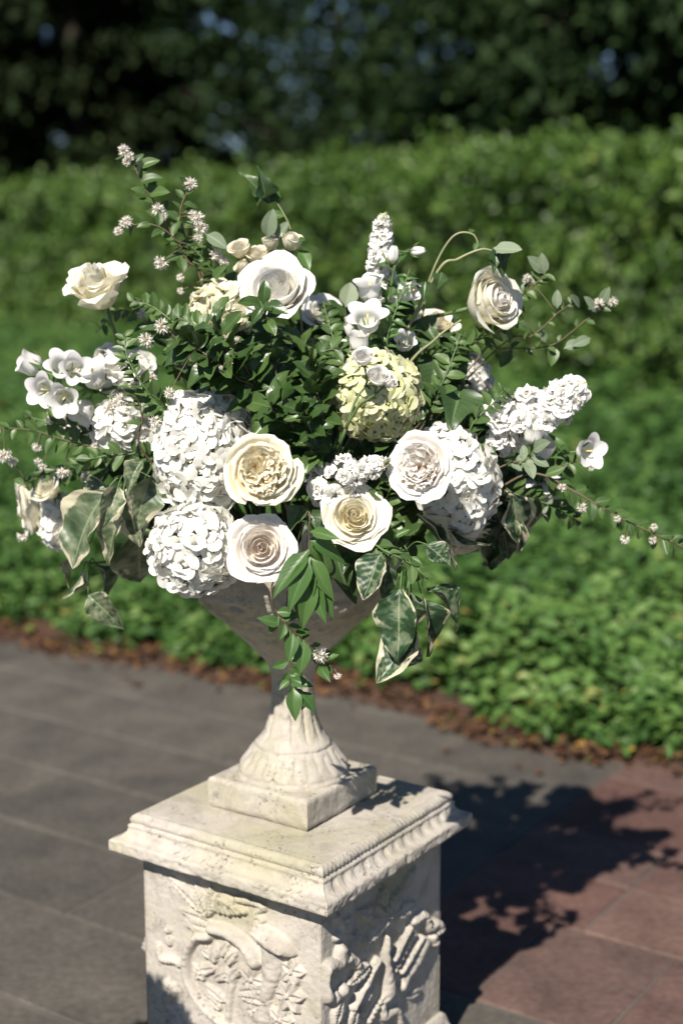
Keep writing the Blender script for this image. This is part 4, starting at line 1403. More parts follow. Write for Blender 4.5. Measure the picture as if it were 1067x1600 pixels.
# ---- stock spikes
def stock_floret(seed):
    r_ = np.random.default_rng(seed)
    V = [(0, 0, -0.25)]; F = []; UVs = [(0.5, 0.0)]
    for whorl, (n, rad, lift) in enumerate(((5, 1.0, 0.0), (5, 0.78, 0.22), (4, 0.5, 0.42))):
        for k in range(n):
            a0 = 2 * PI * (k + 0.5 * whorl) / n + r_.normal(0, 0.15)
            off = len(V); nu, nv = 5, 3
            ph = r_.random() * 6.28
            for j in range(1, nv + 1):
                v = j / nv
                for i in range(nu):
                    s = -1 + 2 * i / (nu - 1)
                    x = rad * v * (1 - 0.2 * abs(s) ** 2); y = s * rad * 0.62 * (0.2 + 0.8 * v ** 0.8)
                    z = -0.25 + (0.30 + lift) * v - 0.22 * v ** 3 + 0.20 * v * math.sin(s * 3.2 + ph) + 0.1 * math.sin(ph) * v
                    V.append((x * math.cos(a0) - y * math.sin(a0), x * math.sin(a0) + y * math.cos(a0), z)); UVs.append(((s + 1) / 2, v))
            F += [(0, off + i, off + i + 1) for i in range(nu - 1)] + grid_faces(nu, nv, off)
    return make_mesh('stock_floret', V, F, M_WHITE, True, UVs)
STOCKF = [stock_floret(s) for s in (1, 2, 3)]
def bud_mesh(mat):
    V, F = [], []
    for j in range(6):
        v = j / 5
        for i in range(8):
            a = 2 * PI * i / 8
            r = 0.34 * math.sin(PI * (0.12 + 0.84 * v)) * (1 + 0.12 * math.cos(4 * a))
            V.append((r * math.cos(a), r * math.sin(a), v))
    return make_mesh('bud', V, grid_faces(8, 6, 0, True) + [tuple(range(7, -1, -1)), tuple(range(40, 48))], mat, True, [(0.5, v_[2]) for v_ in V])
BUD_W = bud_mesh(M_WHITE); BUD_G = bud_mesh(M_PALE)
def stock(label, pts, n, fpx, wpx, seed, nb=8, tipbuds=True, skip=0.0):
    rr = random.Random(seed)
    P = [at(*p) for p in pts]
    Y = pts[-1][2]
    sb = hub(P[0])
    t = thing('stock_flower', label, 'stock flower', sb, 'stock spikes')
    pth = spline([sb] + P, 40)
    sp = spline(P, 40)
    part('stem', tube_mesh('stock_stem', pth, 0.0042, 0.002, M_PALE), t)
    for i in range(n):
        f = skip + (1 - skip) * (i + 0.5) / n
        c = sp[min(38, int(f * 38))]; tg = (sp[min(39, int(f * 38) + 1)] - c).normalized()
        a = i * 2.399
        side = tg.orthogonal().normalized()
        d = (Matrix.Rotation(a, 3, tg) @ side)
        d = (d + tg * 0.45).normalized()
        w_ = mm(wpx, Y) * (1 - 0.70 * f ** 1.6) * rr.uniform(0.45, 1.0)
        part('floret', STOCKF[i % 3], t, zbasis(c + d * w_, (d + Vector((rr.uniform(-.5, .5), -0.3 + rr.uniform(-.4, .4), 0.1 + rr.uniform(-.4, .4)))).normalized(), rr.uniform(0, 6), mm(fpx, Y) * (1 - 0.30 * f) * rr.uniform(0.8, 1.2)))
    for k in range(nb):
        f = 0.86 + 0.14 * k / nb
        c = sp[min(39, int(f * 39))]; tg = (sp[39] - sp[36]).normalized()
        d = (Matrix.Rotation(k * 2.4, 3, tg) @ tg.orthogonal().normalized() * 0.8 + tg * (0.5 + k * 0.12)).normalized()
        part('bud', BUD_G if k > nb * 0.4 else BUD_W, t, zbasis(c, d, 0, mm(fpx * 0.95, Y) * (1 - 0.3 * k / nb)))
    return t

# ---- leafy sprigs with small blossom clusters
def blossom_mesh(seed, nfl=11):
    r_ = np.random.default_rng(seed)
    V = [(0, 0, 0)]; F = []; UVs = [(0.5, 0)]
    for k in range(nfl):
        z = 1 - 1.5 * (k + 0.5) / nfl
        a = k * 2.4 + r_.normal(0, 0.2); q = math.sqrt(1 - min(1, z * z))
        d = Vector((q * math.cos(a), q * math.sin(a), z)).normalized()
        x = d.orthogonal().normalized(); y = d.cross(x)
        L = r_.uniform(0.8, 1.1)
        o = len(V)
        for i in range(5):
            an = 2 * PI * i / 5
            c = x * math.cos(an) + y * math.sin(an)
            V.append(tuple(d * L * 0.62 + c * 0.17)); UVs.append((0.5, 0.45))
        for i in range(5):
            an = 2 * PI * (i + .5) / 5
            c = x * math.cos(an) + y * math.sin(an)
            V.append(tuple(d * L * r_.uniform(0.85, 1.02) + c * 0.40)); UVs.append((0.5, 1))
        for i in range(5):
            F.append((0, o + (i + 1) % 5, o + i)); F.append((o + i, o + (i + 1) % 5, o + 5 + i))
    return make_mesh('blossom', V, F, M_TINY, False, UVs)
BLOSSOM = [blossom_mesh(1, 15), blossom_mesh(2, 18), blossom_mesh(3, 12)]

def sprig(label, pts, nleaf, kind, lpx, seed, blossoms=(), tofoam=True, r=0.0018, mat=None, name='leafy_sprig', cat='sprig', group='leafy sprigs', start=0.25, droop=0.0, spread=1.0, forced=(), wscale=1.0, face=None, alt=False):
    rr = random.Random(seed)
    P = [at(*p) for p in pts]
    sb = hub(P[0]) if tofoam else P[0]
    t = thing(name, label, cat, sb, group)
    full = spline(([sb] if tofoam else []) + P, 40)
    part('stem', tube_mesh('sprig_stem', full, r, r * 0.45, mat or M_WOOD, 5), t)
    sp = spline(P, 60)
    for k in range(nleaf):
        f = start + (1 - start) * (k + 0.5) / nleaf
        i = min(58, int(f * 58))
        p = sp[i]; tg = (sp[i + 1] - p).normalized()
        side = tg.cross(Vector((0, -1, 0.3)))
        if side.length < 1e-3:
            side = tg.orthogonal()
        side.normalize()
        sgn = 1 if k % 2 else -1
        if kind == 'gloss':
            nn = max(1, nleaf // 5)
            f = start + (1 - start) * (k // 5 + 0.7 + 0.3 * rr.random()) / nn
            i = max(0, min(58, int(f * 58))); p = sp[i]; tg = (sp[i + 1] - p).normalized()
            d = (Matrix.Rotation(k * 2.4 + rr.uniform(-.4, .4), 3, tg) @ tg.orthogonal().normalized() + tg * rr.uniform(0.1, 0.9) + Vector((0, -0.25, 0))).normalized()
            L = mm(lpx, pts[0][2]) * rr.uniform(0.6, 1.1)
            add_leaf(t, kind, p, p + d * L, tg * 0.3 + Vector((-0.2 + rr.uniform(-.45, .45), -0.65 + rr.uniform(-.4, .4), 0.7 + rr.uniform(-.4, .4))), wscale=wscale)
            continue
        d = (tg * rr.uniform(0.3, 0.9) + side * sgn * rr.uniform(0.5, 1.0) * spread + Vector((rr.uniform(-.3, .3), rr.uniform(-.5, .4), rr.uniform(-.3, .3) - droop))).normalized()
        L = mm(lpx, pts[0][2]) * rr.uniform(0.65, 1.15) * (1.05 - 0.35 * f)
        nr = Vector((rr.uniform(-.5, .5), -0.55 + rr.uniform(-.5, .3), 0.75 + rr.uniform(-.4, .3))) if face is None else Vector(face) + Vector((rr.uniform(-.4, .4), rr.uniform(-.3, .3), rr.uniform(-.3, .3)))
        add_leaf(t, kind, p, p + d * L, nr, wscale=wscale)
    for (bx_, by_, tx_, ty_, Y, kd) in forced:
        add_leaf(t, kd or kind, at(bx_, by_, Y), at(tx_, ty_, Y - 0.012 + rr.uniform(-.01, .01)), Vector((rr.uniform(-.35, .35), -0.8, 0.55)))
    for (px, py, Y, rp) in blossoms:
        C = at(px, py, Y)
        near = min(sp, key=lambda q: (q - C).length)
        d = (C - near)
        d = d.normalized() if d.length > 0.004 else Vector((0, -0.5, 1)).normalized()
        b = part('blossom', BLOSSOM[rr.randrange(3)], t, zbasis(C - d * mm(rp, Y) * 0.3, (d + Vector((0, -0.4, 0))).normalized(), rr.uniform(0, 6), mm(rp, Y)))
        if (C - near).length > 0.006:
            part('stalk', tube_mesh('blossom_stalk', spline([near, (near + C) / 2 + Vector((0, 0, 0.002)), C], 5), 0.0009, 0.0007, M_WOOD, 4), b)
    return t

def leaf_spray(label, leaves, joint, kind, group, seed, stalk_mat=None, name='leaf_spray', tofoam=True, dy=0.0):
    """large leaves on stalks: leaves = (base px, py, Ybase, tip px, py, Ytip, normal, width scale, variant)"""
    rr = random.Random(seed)
    J = at(*joint)
    sb = hub(J) if tofoam else J
    t = thing(name, label, 'foliage', sb, group)
    if tofoam:
        part('stem', tube_mesh('spray_stem', stem_path(sb, J), 0.0028, 0.0022, stalk_mat or M_STEM), t)
    for (bx_, by_, Yb, tx_, ty_, Yt, nr, ws, var) in leaves:
        b, e = at(bx_, by_, Yb + dy), at(tx_, ty_, Yt + dy)
        o = add_leaf(t, kind, b, e, nr, wscale=ws, rnd=var)
        if (J - b).length > 0.004:
            part('stalk', tube_mesh('leaf_stalk', spline([J, (J + b) / 2 + Vector((0, 0, 0.008)), b], 8), 0.0012, 0.0009, M_STEM, 5), t)
    return t

# ================================================================== THE ARRANGEMENT
# roses
rose('full yellow-cream garden rose at the front, overlapping the large white hydrangea', 410, 737, -0.235, 58, (0.10, -1, 0.22), M_YELLOW, 'quartered', 1, ruffle=0.03, curl=0.35, point=0.05, center=M_YELLOW)
rose('open blush-white rose at the front just above the urn bowl', 408, 855, -0.225, 56, (0.02, -1, 0.22), M_BLUSH, 'spiral', 2, ruffle=0.016, point=0.22)
rose('cream rose below the small white stock cluster, right of the hanging leaves', 554, 808, -0.215, 50, (0.10, -1, 0.40), M_CREAM, 'spiral', 3, ruffle=0.03)
rose('blush garden rose with a peach centre leaning on the right white hydrangea', 656, 730, -0.215, 52, (-0.30, -1, 0.25), M_BLUSH, 'quartered', 4, ruffle=0.028, curl=0.4, point=0.06, center=M_BLUSH)
rose('large white rose high in the middle behind a dark leaf tip', 436, 460, -0.06, 56, (-0.15, -0.80, 0.55), M_WHITE, 'spiral', 5, ruffle=0.02, curl=0.45, point=0.26, h0=1.3, h1=0.95)
rose('cream rose in profile standing out alone at the upper left', 160, 464, -0.02, 45, (-0.22, -0.46, 0.86), M_IVORY, 'spiral', 6, ruffle=0.06, h0=1.85, h1=1.45, curl=0.7, point=0.25)
rose('pale green-cream rose in profile at the upper right, under looping stems', 752, 474, -0.03, 50, (0.66, -0.68, 0.30), M_IVORY, 'spiral', 7, ruffle=0.02, h0=1.55, h1=1.3, curl=0.35, center=M_BLUSH)
rose('smaller white rose tucked behind and right of the large white rose', 507, 489, 0.04, 36, (0.35, -0.6, 0.75), M_WHITE, 'spiral', 8, ruffle=0.02, curl=0.6)
rose('cream rose facing away at the far left edge of the arrangement', 52, 792, 0.08, 42, (-0.85, -0.25, -0.15), M_IVORY, 'spiral', 9, ruffle=0.025, h0=1.2, h1=0.9)
rose('pale cream rose half hidden behind the upper right stems', 683, 505, 0.08, 34, (0.1, -0.5, 0.8), M_CREAM, 'spiral', 10, ruffle=0.02)
rose('shaded cream rose hanging below the right white hydrangea', 733, 838, -0.05, 36, (0.25, -0.45, -0.75), M_IVORY, 'spiral', 21, ruffle=0.02, h0=1.1, h1=0.9)
rose('white rose peeping out low behind the long hanging green leaves', 498, 852, -0.15, 30, (0.2, -0.8, 0.3), M_WHITE, 'spiral', 22, ruffle=0.03)

# hydrangeas
hydrangea('large upright white hydrangea left of the yellow-cream garden rose', 322, 706, -0.13, 82, 98, M_HWHITE, 1, 165, 0.0175, 0.068, 0.1)
hydrangea('white hydrangea hanging over the left rim of the urn', 306, 856, -0.165, 73, 75, M_HWHITE, 12, 135, 0.0175)
hydrangea('white hydrangea on the right behind the blush garden rose', 708, 752, -0.10, 70, 92, M_HWHITE, 3, 150, 0.0155, 0.066, -0.25)
hydrangea('lime green hydrangea near the centre', 586, 620, -0.13, 72, 72, M_HGREEN, 4, 135, 0.0155)
hydrangea('small shaded white hydrangea left of the large white one', 192, 668, -0.04, 46, 42, M_HWHITE, 5, 70, 0.0155)
hydrangea('white hydrangea behind the left sprigs above the bellflowers', 192, 580, 0.02, 52, 38, M_HWHITE, 6, 70, 0.016)
hydrangea('cream hydrangea behind the dark leaves below the large white rose', 350, 484, -0.05, 52, 40, M_HCREAM, 7, 70, 0.0165)
hydrangea('small white hydrangea in shade behind the lime green one', 733, 592, 0.06, 34, 38, M_HWHITE, 8, 70, 0.0115)
hydrangea('white hydrangea hidden behind the variegated leaves at lower left', 98, 815, 0.05, 34, 44, M_HWHITE, 9, 60, 0.0155)

# stock
stock('white stock spike standing up at the top centre', [(606, 500, 0.0), (600, 440, -0.01), (594, 385, -0.02), (600, 338, -0.02)], 34, 18, 30, 1, 9, True, 0.15)
stock('large white stock spike reaching right above the bellflower', [(720, 706, -0.06), (780, 672, -0.07), (850, 640, -0.07), (908, 600, -0.08)], 62, 23, 62, 2, 10, True, 0.22)
stock('short white stock cluster above the cream rose', [(505, 770, -0.17), (530, 752, -0.20), (555, 735, -0.21), (605, 722, -0.22)], 30, 17, 42, 3, 9)
stock('white stock spike half hidden at the left behind the bellflowers', [(200, 690, 0.02), (150, 672, 0.03), (105, 662, 0.04), (70, 655, 0.05)], 18, 15, 22, 4, 5)

# bellflowers
bellflower('cluster of white bellflowers reaching out at the left', [
    (46, 567, -0.02, 40, (-0.7, -0.3, 0.35), 1), (98, 574, -0.05, 36, (0.1, -0.7, 0.6), 2), (118, 578, -0.07, 34, (0.35, -0.9, 0.25), 2),
    (70, 609, -0.07, 36, (-0.35, -0.95, 0.05), 2), (101, 622, -0.08, 36, (-0.1, -0.9, -0.2), 2), (146, 586, -0.06, 42, (-0.2, -0.35, 0.85), 0),
    (130, 643, -0.05, 38, (-0.3, -0.4, -0.6), 0), (168, 602, -0.04, 34, (0.2, -0.4, 0.7), 3), (88, 655, -0.01, 34, (-0.6, -0.3, 0.2), 1)],
    [(250, 660, -0.04), (190, 628, -0.05), (120, 600, -0.05), (62, 578, -0.03)], 1, 16)
bellflower('bellflower stem with nodding white bells at upper centre right', [
    (578, 450, -0.06, 40, (-0.15, -0.35, 0.85), 0), (639, 455, -0.06, 34, (0.75, -0.5, 0.15), 1), (574, 500, -0.08, 42, (-0.1, -0.6, 0.75), 2),
    (520, 545, -0.09, 34, (0.0, -0.3, 0.9), 0), (545, 515, -0.07, 30, (-0.4, -0.4, 0.7), 3), (561, 532, -0.1, 34, (0.0, -0.3, 0.9), 1),
    (655, 392, -0.05, 26, (0.85, -0.4, 0.1), 3), (614, 395, -0.05, 32, (0.1, -0.2, 0.95), 3), (632, 535, -0.05, 30, (0.1, -0.6, 0.5), 0)],
    [(590, 640, -0.04), (596, 540, -0.05), (606, 470, -0.05), (622, 392, -0.05)], 2, 30)
bellflower('single open white bellflower at the far right end of its stem', [(918, 705, -0.09, 36, (0.45, -0.85, 0.1), 2), (850, 700, -0.07, 38, (0.2, -0.4, 0.7), 1), (833, 676, -0.1, 34, (0.1, -0.3, 0.9), 1)],
    [(720, 740, -0.04), (800, 715, -0.06), (860, 712, -0.07), (902, 705, -0.08)], 3, 16)
bellflower('shaded white bells hanging below the right stock spike', [(850, 772, -0.03, 36, (0.15, -0.4, -0.8), 0), (826, 762, -0.03, 28, (-0.2, -0.5, -0.6), 1), (864, 748, -0.05, 28, (0.4, -0.4, -0.5), 1)],
    [(730, 750, -0.02), (800, 735, -0.03), (862, 740, -0.04)], 4, 14)

# spray roses
spray_roses('spray of small cream rosebuds behind the large white rose', [
    (375, 391, 0.0, 19, (-0.25, -0.5, 0.8), 0.5), (424, 381, -0.01, 15, (-0.1, -0.3, 0.95), 0.1), (455, 379, -0.02, 19, (0.25, -0.4, 0.9), 0.3),
    (403, 402, 0.0, 20, (-0.05, -0.5, 0.8), 0.4), (380, 420, -0.01, 14, (-0.5, -0.4, 0.6), 0.2), (428, 402, 0.01, 14, (0.1, -0.4, 0.9), 0.2)], 0, M_CREAM, 1, joint=(410, 480, 0.02))
spray_roses('three small white rosebuds in front of the lime green hydrangea', [
    (568, 560, -0.21, 18, (-0.1, -0.6, 0.75), 0.4), (590, 590, -0.225, 19, (0.1, -0.7, 0.6), 0.4), (607, 598, -0.225, 13, (0.5, -0.6, 0.5), 0.1)], 0, M_WHITE, 2, joint=(540, 670, -0.19))
spray_roses('pair of small cream roses at the left edge above the cream rose', [
    (76, 764, 0.0, 26, (-0.5, -0.6, 0.6), 0.8), (143, 748, 0.0, 17, (-0.2, -0.5, 0.8), 0.4)], 0, M_IVORY, 3, joint=(170, 790, 0.02))
spray_roses('pale pinkish bud between the small white rose and the bellflowers', [(548, 505, -0.03, 12, (0.05, -0.3, 0.95), 0.0)], 0, M_BLUSH, 4, joint=(556, 560, -0.01))

# blossoming leafy sprigs, top left
sprig('tallest blossoming sprig at the top left with round green leaves', [(330, 470, -0.02), (292, 405, -0.03), (258, 345, -0.03), (224, 285, -0.03), (196, 236, -0.03)], 13, 'oval', 38, 1,
      [(193, 234, -0.035, 11), (205, 243, -0.035, 9), (196, 254, -0.035, 8), (248, 327, -0.04, 12), (256, 338, -0.04, 8)], r=0.0022,
      forced=[(218, 262, 246, 244, -0.03, None), (220, 285, 252, 270, -0.035, None), (226, 303, 205, 292, -0.035, None), (234, 305, 258, 292, -0.03, None), (222, 280, 217, 252, -0.02, 'sage')])
sprig('upright blossoming sprig left of the rosebuds, below the tallest sprig', [(322, 470, -0.01), (300, 400, -0.02), (282, 335, -0.03), (298, 288, -0.03)], 13, 'oval', 34, 2,
      [(298, 288, -0.035, 12), (312, 340, -0.05, 12), (316, 356, -0.05, 13), (312, 372, -0.05, 9), (302, 336, -0.04, 8)], r=0.0022)
sprig('short sprig with blossoms pointing left near the top left', [(315, 440, -0.02), (275, 375, -0.04), (235, 350, -0.05), (188, 356, -0.05)], 8, 'oval', 34, 3,
      [(197, 345, -0.055, 12), (184, 362, -0.055, 9), (249, 412, -0.04, 13), (281, 435, -0.04, 8)])
sprig('leafy sprig with grey-green leaves beside the rosebuds', [(372, 500, 0.0), (345, 440, -0.02), (332, 400, -0.03), (322, 380, -0.03)], 10, 'small', 26, 4,
      [(340, 398, -0.045, 12), (352, 408, -0.045, 9), (303, 464, -0.05, 9), (281, 455, -0.04, 7)], forced=[(322, 366, 355, 385, -0.05, 'sage'), (282, 400, 288, 425, -0.05, 'oval'), (335, 440, 345, 412, -0.05, 'oval')])
sprig('small blossoming sprig over the left white hydrangea', [(320, 580, -0.10), (285, 540, -0.12), (255, 512, -0.12), (228, 530, -0.12)], 14, 'oval', 34, 5,
      [(252, 508, -0.13, 14), (229, 532, -0.13, 14), (290, 488, -0.11, 12), (265, 616, -0.15, 11), (372, 532, -0.12, 9)])
sprig('thin arching sprig with blossoms beside the large white hydrangea', [(235, 720, -0.11), (222, 650, -0.13), (210, 590, -0.13), (190, 565, -0.13)], 14, 'oval', 30, 6,
      [(188, 568, -0.14, 10), (170, 638, -0.13, 16), (185, 625, -0.13, 13), (245, 660, -0.15, 12), (255, 685, -0.15, 11), (240, 590, -0.14, 9), (207, 602, -0.14, 8)])
sprig('long arching sprig leaving the picture at the left edge', [(245, 720, -0.03), (180, 706, -0.04), (110, 690, -0.05), (50, 672, -0.05), (-25, 668, -0.05)], 18, 'oval', 36, 7,
      [(8, 715, -0.05, 15), (58, 700, -0.05, 10), (98, 740, -0.04, 12), (150, 695, -0.05, 9), (66, 730, -0.05, 8)], droop=0.2)
sprig('sprig of dark leaves under the left bellflowers with drooping blossoms', [(220, 730, 0.0), (150, 735, 0.0), (90, 735, 0.0), (30, 760, 0.01)], 16, 'oval', 32, 8,
      [(20, 720, 0.0, 9), (36, 840, 0.02, 11), (58, 720, 0.0, 8)], droop=0.3)
sprig('leafy sprig behind the cream rose at the upper left', [(300, 560, 0.04), (240, 510, 0.05), (190, 485, 0.06), (150, 520, 0.06)], 14, 'oval', 30, 9, [(222, 490, 0.04, 9)])

# right side
sprig('long trailing sprig at the right edge with round leaves and pods', [(740, 780, -0.05), (830, 740, -0.07), (900, 770, -0.08), (960, 805, -0.08), (1030, 838, -0.08), (1100, 870, -0.08)], 30, 'oval', 34, 10,
      [(908, 795, -0.085, 10), (878, 760, -0.08, 9), (975, 845, -0.085, 9), (1018, 846, -0.085, 8), (1022, 822, -0.085, 7), (964, 812, -0.085, 7)], r=0.0022, droop=0.15)
sprig('airy sprig with pale leaves and pink-white blossoms at upper right', [(700, 560, 0.0), (790, 545, 0.01), (860, 540, 0.01), (915, 500, 0.0), (955, 470, 0.0)], 11, 'small', 22, 11,
      [(957, 472, -0.005, 10), (932, 472, -0.005, 11)], r=0.0016, forced=[(940, 475, 950, 448, 0.0, 'sage'), (930, 488, 916, 462, -0.005, 'sage'), (922, 528, 894, 538, 0.0, 'sage'), (852, 535, 844, 515, 0.0, 'sage'), (905, 480, 895, 460, 0.0, 'sage'), (800, 545, 782, 575, 0.02, None), (866, 540, 862, 570, 0.02, None)])
sprig('thin bare-tipped twig with pale leaves crossing the upper right sprig', [(760, 560, 0.0), (830, 525, -0.01), (870, 490, -0.01), (897, 470, -0.01)], 9, 'small', 20, 12, [(802, 478, -0.02, 9), (822, 432, 0.0, 7)], r=0.0014,
      forced=[(870, 482, 870, 452, -0.01, 'sage'), (880, 545, 915, 532, 0.0, 'sage')])
sprig('leafy twig with upright pale leaves beside the upper right rose', [(770, 530, 0.02), (800, 475, 0.01), (835, 445, 0.0), (852, 428, 0.0)], 14, 'oval', 26, 13, [(820, 437, 0.0, 6)],
      forced=[(850, 428, 824, 400, 0.0, 'sage'), (850, 428, 846, 396, 0.0, 'sage')])
sprig('dark leafy sprig under the right stock spike', [(730, 760, -0.02), (800, 745, -0.02), (850, 735, -0.03), (905, 720, -0.04)], 22, 'oval', 34, 14, [(925, 732, -0.04, 6), (886, 792, -0.03, 8)], droop=0.2)
sprig('pale green leaves on a short twig below the right stock spike', [(770, 735, -0.10), (805, 722, -0.12), (835, 715, -0.13)], 7, 'sage', 32, 15, forced=[(832, 705, 855, 688, -0.13, 'sage'), (830, 715, 858, 728, -0.13, 'sage'), (822, 722, 834, 745, -0.13, 'sage')])

# front hanging sprigs
sprig('hanging spray of long bright green leaves at the front above the stem', [(482, 800, -0.245), (483, 850, -0.255), (484, 905, -0.255), (484, 940, -0.25)], 6, 'lance', 60, 16, (), r=0.0016, droop=0.7,
      forced=[(483, 858, 425, 935, -0.262, None), (484, 870, 452, 960, -0.268, None), (484, 880, 466, 985, -0.265, None), (484, 845, 552, 872, -0.262, None), (484, 870, 528, 940, -0.262, None), (485, 890, 530, 968, -0.262, None), (484, 898, 478, 990, -0.268, None), (484, 900, 512, 975, -0.26, None), (484, 830, 532, 838, -0.262, None)])
sprig('trailing sprig across the urn bowl ending in a white blossom', [(425, 915, -0.225), (432, 955, -0.235), (455, 985, -0.23), (490, 1012, -0.22), (522, 1045, -0.22)], 16, 'bright', 36, 17,
      [(500, 1024, -0.235, 15), (528, 1058, -0.225, 7)], r=0.0013, forced=[(440, 975, 402, 965, -0.235, None), (458, 990, 452, 1035, -0.24, None), (475, 1000, 470, 1055, -0.235, None), (500, 1040, 512, 1062, -0.225, None)])
sprig('small leafy tip hanging lowest in front of the urn stem', [(445, 985, -0.20), (452, 1035, -0.20), (455, 1070, -0.20), (478, 1098, -0.20)], 12, 'bright', 32, 18, [(476, 1100, -0.205, 8)], r=0.0010,
      forced=[(458, 1075, 462, 1127, -0.205, None), (466, 1080, 496, 1112, -0.205, None), (455, 1060, 486, 1072, -0.205, None)])

# top tendrils and leaves
sprig('upright stem with a curled dark leaf cluster at the top left of centre', [(462, 420, 0.0), (456, 365, -0.01), (438, 325, -0.01), (408, 285, -0.01)], 3, 'bright', 30, 19, (), mat=M_PALE,
      forced=[(412, 305, 384, 265, -0.01, 'ivy'), (415, 310, 412, 262, -0.02, 'ivy'), (420, 318, 425, 278, -0.01, 'ivy'), (410, 300, 400, 322, -0.02, 'ivy'), (418, 372, 426, 326, -0.02, 'sage'), (432, 372, 450, 345, -0.015, 'sage'), (468, 390, 486, 420, -0.02, 'bright'), (460, 380, 476, 372, -0.02, 'bright')], start=0.5)
sprig('pale looping tendrils arching over the upper right rose', [(640, 560, -0.01), (670, 440, -0.03), (705, 372, -0.04), (738, 366, -0.04), (750, 392, -0.04)], 2, 'small', 20, 20, (), mat=M_PALE, r=0.0024, start=0.6)
sprig('thick pale stem bending over the upper right rose to a drooping leaf', [(600, 600, -0.01), (680, 430, -0.05), (715, 405, -0.05), (750, 390, -0.05), (772, 392, -0.05)], 0, 'ivy', 30, 21, (), mat=M_PALE, r=0.0030,
      forced=[(770, 388, 815, 388, -0.07, 'sage'), (775, 385, 790, 432, -0.06, 'ivy'), (768, 392, 776, 420, -0.06, 'ivy'), (690, 425, 680, 455, -0.05, 'ivy'), (665, 440, 662, 470, -0.05, 'ivy')])
sprig('smooth pale stem crossing from the centre to the upper right rose', [(620, 600, -0.05), (680, 530, -0.06), (720, 500, -0.06)], 3, 'ivy', 34, 22, (), mat=M_PALE, r=0.0030, droop=0.3)

# leafy sprigs that loosen the upper dome
extra = [
    ('leafy green sprig rising behind the rosebuds left of the large white rose', [(380, 540, 0.0), (360, 470, -0.02), (330, 420, -0.03), (300, 385, -0.03)], 26, 'oval', 34),
    ('leafy sprig arching between the cream hydrangea and the upper left rose', [(340, 570, -0.06), (290, 520, -0.08), (240, 480, -0.07), (205, 470, -0.06)], 26, 'oval', 34),
    ('mid-green sprig lying over the left end of the cream hydrangea', [(390, 600, -0.10), (350, 550, -0.13), (310, 510, -0.13), (275, 495, -0.12)], 26, 'oval', 36),
    ('fine leafy sprig in front of the left white hydrangea and bellflowers', [(270, 650, -0.13), (230, 610, -0.15), (200, 560, -0.15), (195, 520, -0.14)], 24, 'small', 30),
    ('green sprig hanging at the left under the small shaded hydrangea', [(250, 720, -0.08), (200, 710, -0.10), (150, 715, -0.10), (110, 730, -0.09)], 24, 'oval', 34),
    ('leafy sprig reaching left between the bellflowers and the trailing sprig', [(240, 690, -0.02), (170, 680, -0.03), (110, 668, -0.03), (40, 650, -0.02)], 22, 'oval', 34),
    ('leafy sprig left of the bellflower stem at upper centre', [(540, 620, -0.08), (530, 560, -0.09), (515, 510, -0.08), (505, 470, -0.05)], 22, 'oval', 32),
    ('fine leafy sprig among the upper centre bellflowers', [(600, 600, -0.06), (605, 530, -0.08), (620, 480, -0.08), (640, 420, -0.06)], 30, 'lance', 30),
    ('leafy sprig behind the upper right rose reaching right', [(680, 600, -0.03), (720, 545, -0.04), (770, 520, -0.04), (820, 500, -0.03)], 24, 'oval', 32),
    ('leafy sprig between the lime hydrangea and the small shaded hydrangea', [(660, 660, -0.07), (690, 600, -0.09), (710, 550, -0.08), (720, 520, -0.06)], 24, 'oval', 36),
    ('leafy sprig over the top of the right white hydrangea', [(700, 720, -0.09), (740, 660, -0.11), (770, 630, -0.10), (790, 605, -0.09)], 18, 'oval', 32),
    ('dark leafy sprig at right below the single bellflower', [(760, 780, -0.04), (810, 775, -0.05), (860, 790, -0.05), (905, 815, -0.05)], 24, 'oval', 36),
    ('leafy sprig between the yellow-cream rose and the stock cluster', [(500, 740, -0.16), (492, 690, -0.20), (480, 660, -0.21), (470, 640, -0.20)], 20, 'gloss', 46),
    ('small leafy sprig between the blush rose and the cream rose', [(600, 840, -0.17), (600, 790, -0.20), (610, 760, -0.21), (600, 735, -0.20)], 16, 'small', 32),
    ('leafy sprig under the large white rose toward the bellflowers', [(470, 620, -0.10), (490, 580, -0.12), (505, 550, -0.12), (540, 545, -0.11)], 18, 'oval', 36),
]
for i_, (lab, pts_, nl_, kd_, lp_) in enumerate(extra):
    sprig(lab, pts_, nl_, kd_, lp_, 60 + i_, (), start=0.05, mat=M_STEM)

# variegated leaves
UPN = Vector((0, -0.75, 0.65))
leaf_spray('large drooping variegated leaves at the lower left', [
    (165, 770, -0.10, 95, 885, -0.10, (-0.5, -0.7, 0.5), 1.3, 0), (185, 760, -0.14, 162, 826, -0.17, (0.3, -0.9, 0.35), 0.9, 1),
    (205, 760, -0.12, 206, 858, -0.14, (-0.2, -0.9, 0.3), 1.1, 3), (235, 745, -0.13, 212, 835, -0.15, (0.5, -0.8, 0.4), 1.1, 0), (222, 720, -0.15, 195, 762, -0.17, (-0.2, -0.8, 0.5), 1.0, 1),
    (170, 760, -0.07, 100, 790, -0.08, (-0.3, -0.5, 0.9), 1.2, 2), (215, 830, -0.08, 232, 925, -0.07, (0.2, -0.3, -0.8), 1.7, 1), (190, 800, -0.12, 150, 880, -0.14, (-0.3, -0.8, 0.3), 1.0, 2),
    (130, 870, -0.07, 80, 903, -0.06, (0, -0.4, 0.9), 0.6, 2)], (198, 745, -0.09), 'pale', 'variegated leaf sprays', 1)
